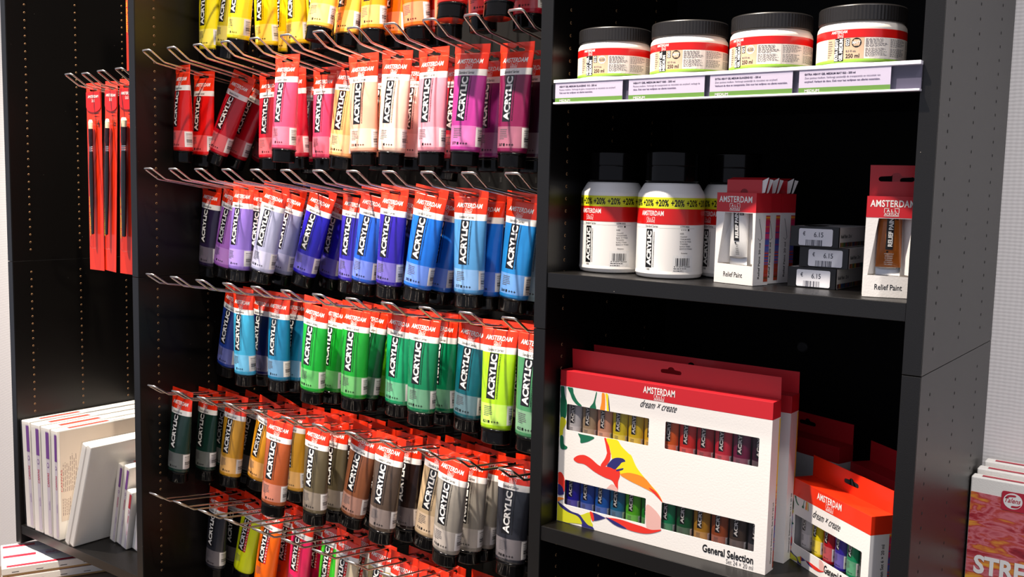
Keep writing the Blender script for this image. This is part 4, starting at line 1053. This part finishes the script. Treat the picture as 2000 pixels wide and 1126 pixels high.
def set6(loc, rz, label, tubes=False, W=.158, D=.0290, H=.1072, back=False, spin=0, th=.0007):
    t = thing('paint_set_box', label, 'paint set', loc); t.rotation_euler.z = R(rz); t['group'] = 'small paint sets on the lower shelf'
    win = (.0085, .1445, .0225, .0610)
    b = MB(); b.sheet([(0, 0), (W, 0), (W, H), (0, H)], [rrect(*win, .0018)], th=th, y=0); b.build('front_panel', [CARD], t)
    b = MB(); b.box(0, th, th, D, 0, H); b.box(W-th, W, th, D, 0, H); b.box(th, W-th, D-th, D, 0, H); b.box(th, W-th, th, D-th, 0, th); b.box(th, W-th, th, D-th, H-th, H); b.build('carton', [CARD], t)
    b = MB(); b.box(.004, W-.004, .0215, .0225, .003, H-.003); b.build('inner_tray', [mat('dark_inner_tray', (24, 22, 24), .4)], t)
    b = MB(); e = .00015; b.box(-e, W+e, -e, D+e, H-.0222, H+e); b.build('red_header', [RED if tubes else REDC], t, bevel=.0004)
    b = MB(); b.sheet([(.0008, H), (W-.0008, H), (W-.0008, H+.0275), (.0008, H+.0275)], [euroslot(.080, H+.0135, .0290, .0056, .0045)], th=.0008, y=D-.0004); b.build('hang_flap', [RED if tubes else REDC], t)
    b = MB(); b.sheet(rrect(win[0]-.002, win[1]+.002, win[2]-.002, win[3]+.002, .001), th=0, y=.0014); b.build('window_film', [glassy('thin_window_film', (.86, .85, .85, 1), .02) if 'thin_window_film' not in MATS else MATS['thin_window_film']], t)
    p = Print(front(-.0003)); p.text('AMSTERDAM', .0785, .0955, .0082, .0490, 0, anchor='c', bold=.022, space=1.08); p.logo(.0800, .0868, .0150, .0076, 0)
    p.text('dream × create', .0750, .0700, .0100, .0560, 1, anchor='c', bold=0, shear=.75); p.text('General Selection', .0755, .0100, .0096, .0640, 1, bold=.025)
    p.build('lettering', [WHT, BLK], t)
    q = Print(front(-.0001)); splashes(q, .46, .435, H-.0222)
    clip_windows(q, [win], W, H-.0225).build('paint_swirl_print', SPL, t)
    r_ = Print(lambda a, z, l: (W+.0002+l, a, z)); r_.text('General Selection', D*.68, -.020+.021, .0042, .040, 1, rot=90, bold=.02); r_.text('Set 6 × 20 ml', D*.68, .043, .0042, .030, 1, rot=90, bold=.01); r_.rect(D*.88, D*.985, .002, H-.0225, 0)
    r_.build('side_print', [STR, BLK], t)
    if tubes:
        M = Matrix.Translation(loc) @ Matrix.Rotation(R(rz), 4, 'Z')
        for i, c in enumerate(('white_t', 'lemon', 'carmine', 'deep_ultramarine', 'emerald', 'black')):
            q_ = M @ Vector((.0205+i*.0236, .0118, H-.006))
            mini_tube('small %s tube, %s from the left inside the six-tube set' % (c.replace('_t', '').replace('_', ' '), ORD[i]), q_.x, q_.y, q_.z, c, rz=rz, group='small tubes inside the six-tube set', sx=.38, sz=.53)
    return t
COL['white_t'] = (222, 222, 224)
set6((-.1751, .1119, -.2767), -36.2, 'bright small six-tube paint set in front, orange-red top', True)
set6((-.1290, .1960, -.2767), -38, 'small paint set in the shadow at far right rear', H=.118, W=.118)
set6((-.2920, .2450, -.2767), -20, 'shadowed paint set lying back behind the large sets', W=.158, H=.135)

# ================================================================== CANVAS PADS at the right, standing by the wall
def swirl():
    m, k = newmat('red_gold_poured_paint_print', .35, .3)
    tc = k.n('ShaderNodeTexCoord'); mp = k.n('ShaderNodeMapping'); mp.inputs['Scale'].default_value = (7, 1, 20); mp.inputs['Rotation'].default_value = (0, R(-12), 0); k.link(tc.outputs['Object'], mp.inputs[0])
    n = k.n('ShaderNodeTexNoise'); n.inputs['Scale'].default_value = 1.6; n.inputs['Detail'].default_value = 7; n.inputs['Distortion'].default_value = 2.2; k.link(mp.outputs[0], n.inputs['Vector'])
    cr = k.n('ShaderNodeValToRGB'); e = cr.color_ramp; e.elements[0].position = .28; e.elements[0].color = lin((120, 24, 40)); e.elements[1].position = .75; e.elements[1].color = lin((236, 176, 60))
    for pos, c in ((.4, (176, 50, 58)), (.48, (214, 120, 128)), (.54, (190, 66, 60)), (.62, (222, 140, 60))):
        x = e.elements.new(pos); x.color = lin(c)
    k.link(n.outputs['Fac'], cr.inputs[0]); k.link(cr.outputs[0], k.b.inputs['Base Color']); return m
SW = swirl()
for k, (x0, y0, zt) in enumerate([(.0015, .285, -.1725), (.0035, .3085, -.1665), (.0075, .332, -.161)]):
    W, H, D = .40, .0+1.15+zt-.0005, .019
    t = thing('canvas_pack', ['wrapped stretched canvas pack with red and gold front, nearest', 'middle wrapped canvas pack right of the shelving', 'rearmost wrapped canvas pack, against the wallpapered wall'][k], 'canvas', (x0, y0, -1.1495)); t['group'] = 'canvas packs leaning right of the shelving'
    b = MB(); b.box(0, W, 0, D, 0, H); b.build('stretched_canvas', [CANV], t, bevel=.0015)
    b = MB(); b.sheet([(.001, .004), (W-.001, .004), (W-.001, H-.028), (.001, H-.020)], th=.0003, y=-.0005); b.build('printed_front', [SW], t)
    q = Print(lambda x, y, l: (x, y, H+.0006+l)); q.rect(.012, W-.02, .006, .013, 0); q.build('top_label', [CRED], t)
    if k == 0:
        p = Print(front(-.0010)); cx, cz = .0515, H-.0235
        p.poly(rrect(cx-.0135, cx+.05, cz-.0130, cz+.0120, .003), 1)
        p.poly([(cx+.0112*math.cos(R(a)), cz+.0104*math.sin(R(a))) for a in range(0, 360, 12)], 0, .0002)
        p.poly(spline([(cx-.0095, cz+.0025), (cx-.006, cz+.0072), (cx+.002, cz+.0082), (cx+.003, cz+.006), (cx-.004, cz+.005)], 5), 1, .0004)
        p.poly(spline([(cx+.0095, cz-.0035), (cx+.006, cz-.0078), (cx-.001, cz-.0085), (cx-.001, cz-.006), (cx+.005, cz-.0055)], 5), 1, .0004)
        p.text('Talens', cx, cz-.0022, .0062, .0185, 1, anchor='c', bold=.015, shear=.35, lift=.0004)
        p.text('STRETCHED', .0105, H-.1273, .0240, .155, 0, bold=.035); p.text('CANVAS', .0105, H-.1650, .0240, .105, 0, bold=.035)
        p.build('lettering', [WHT, CRED], t)
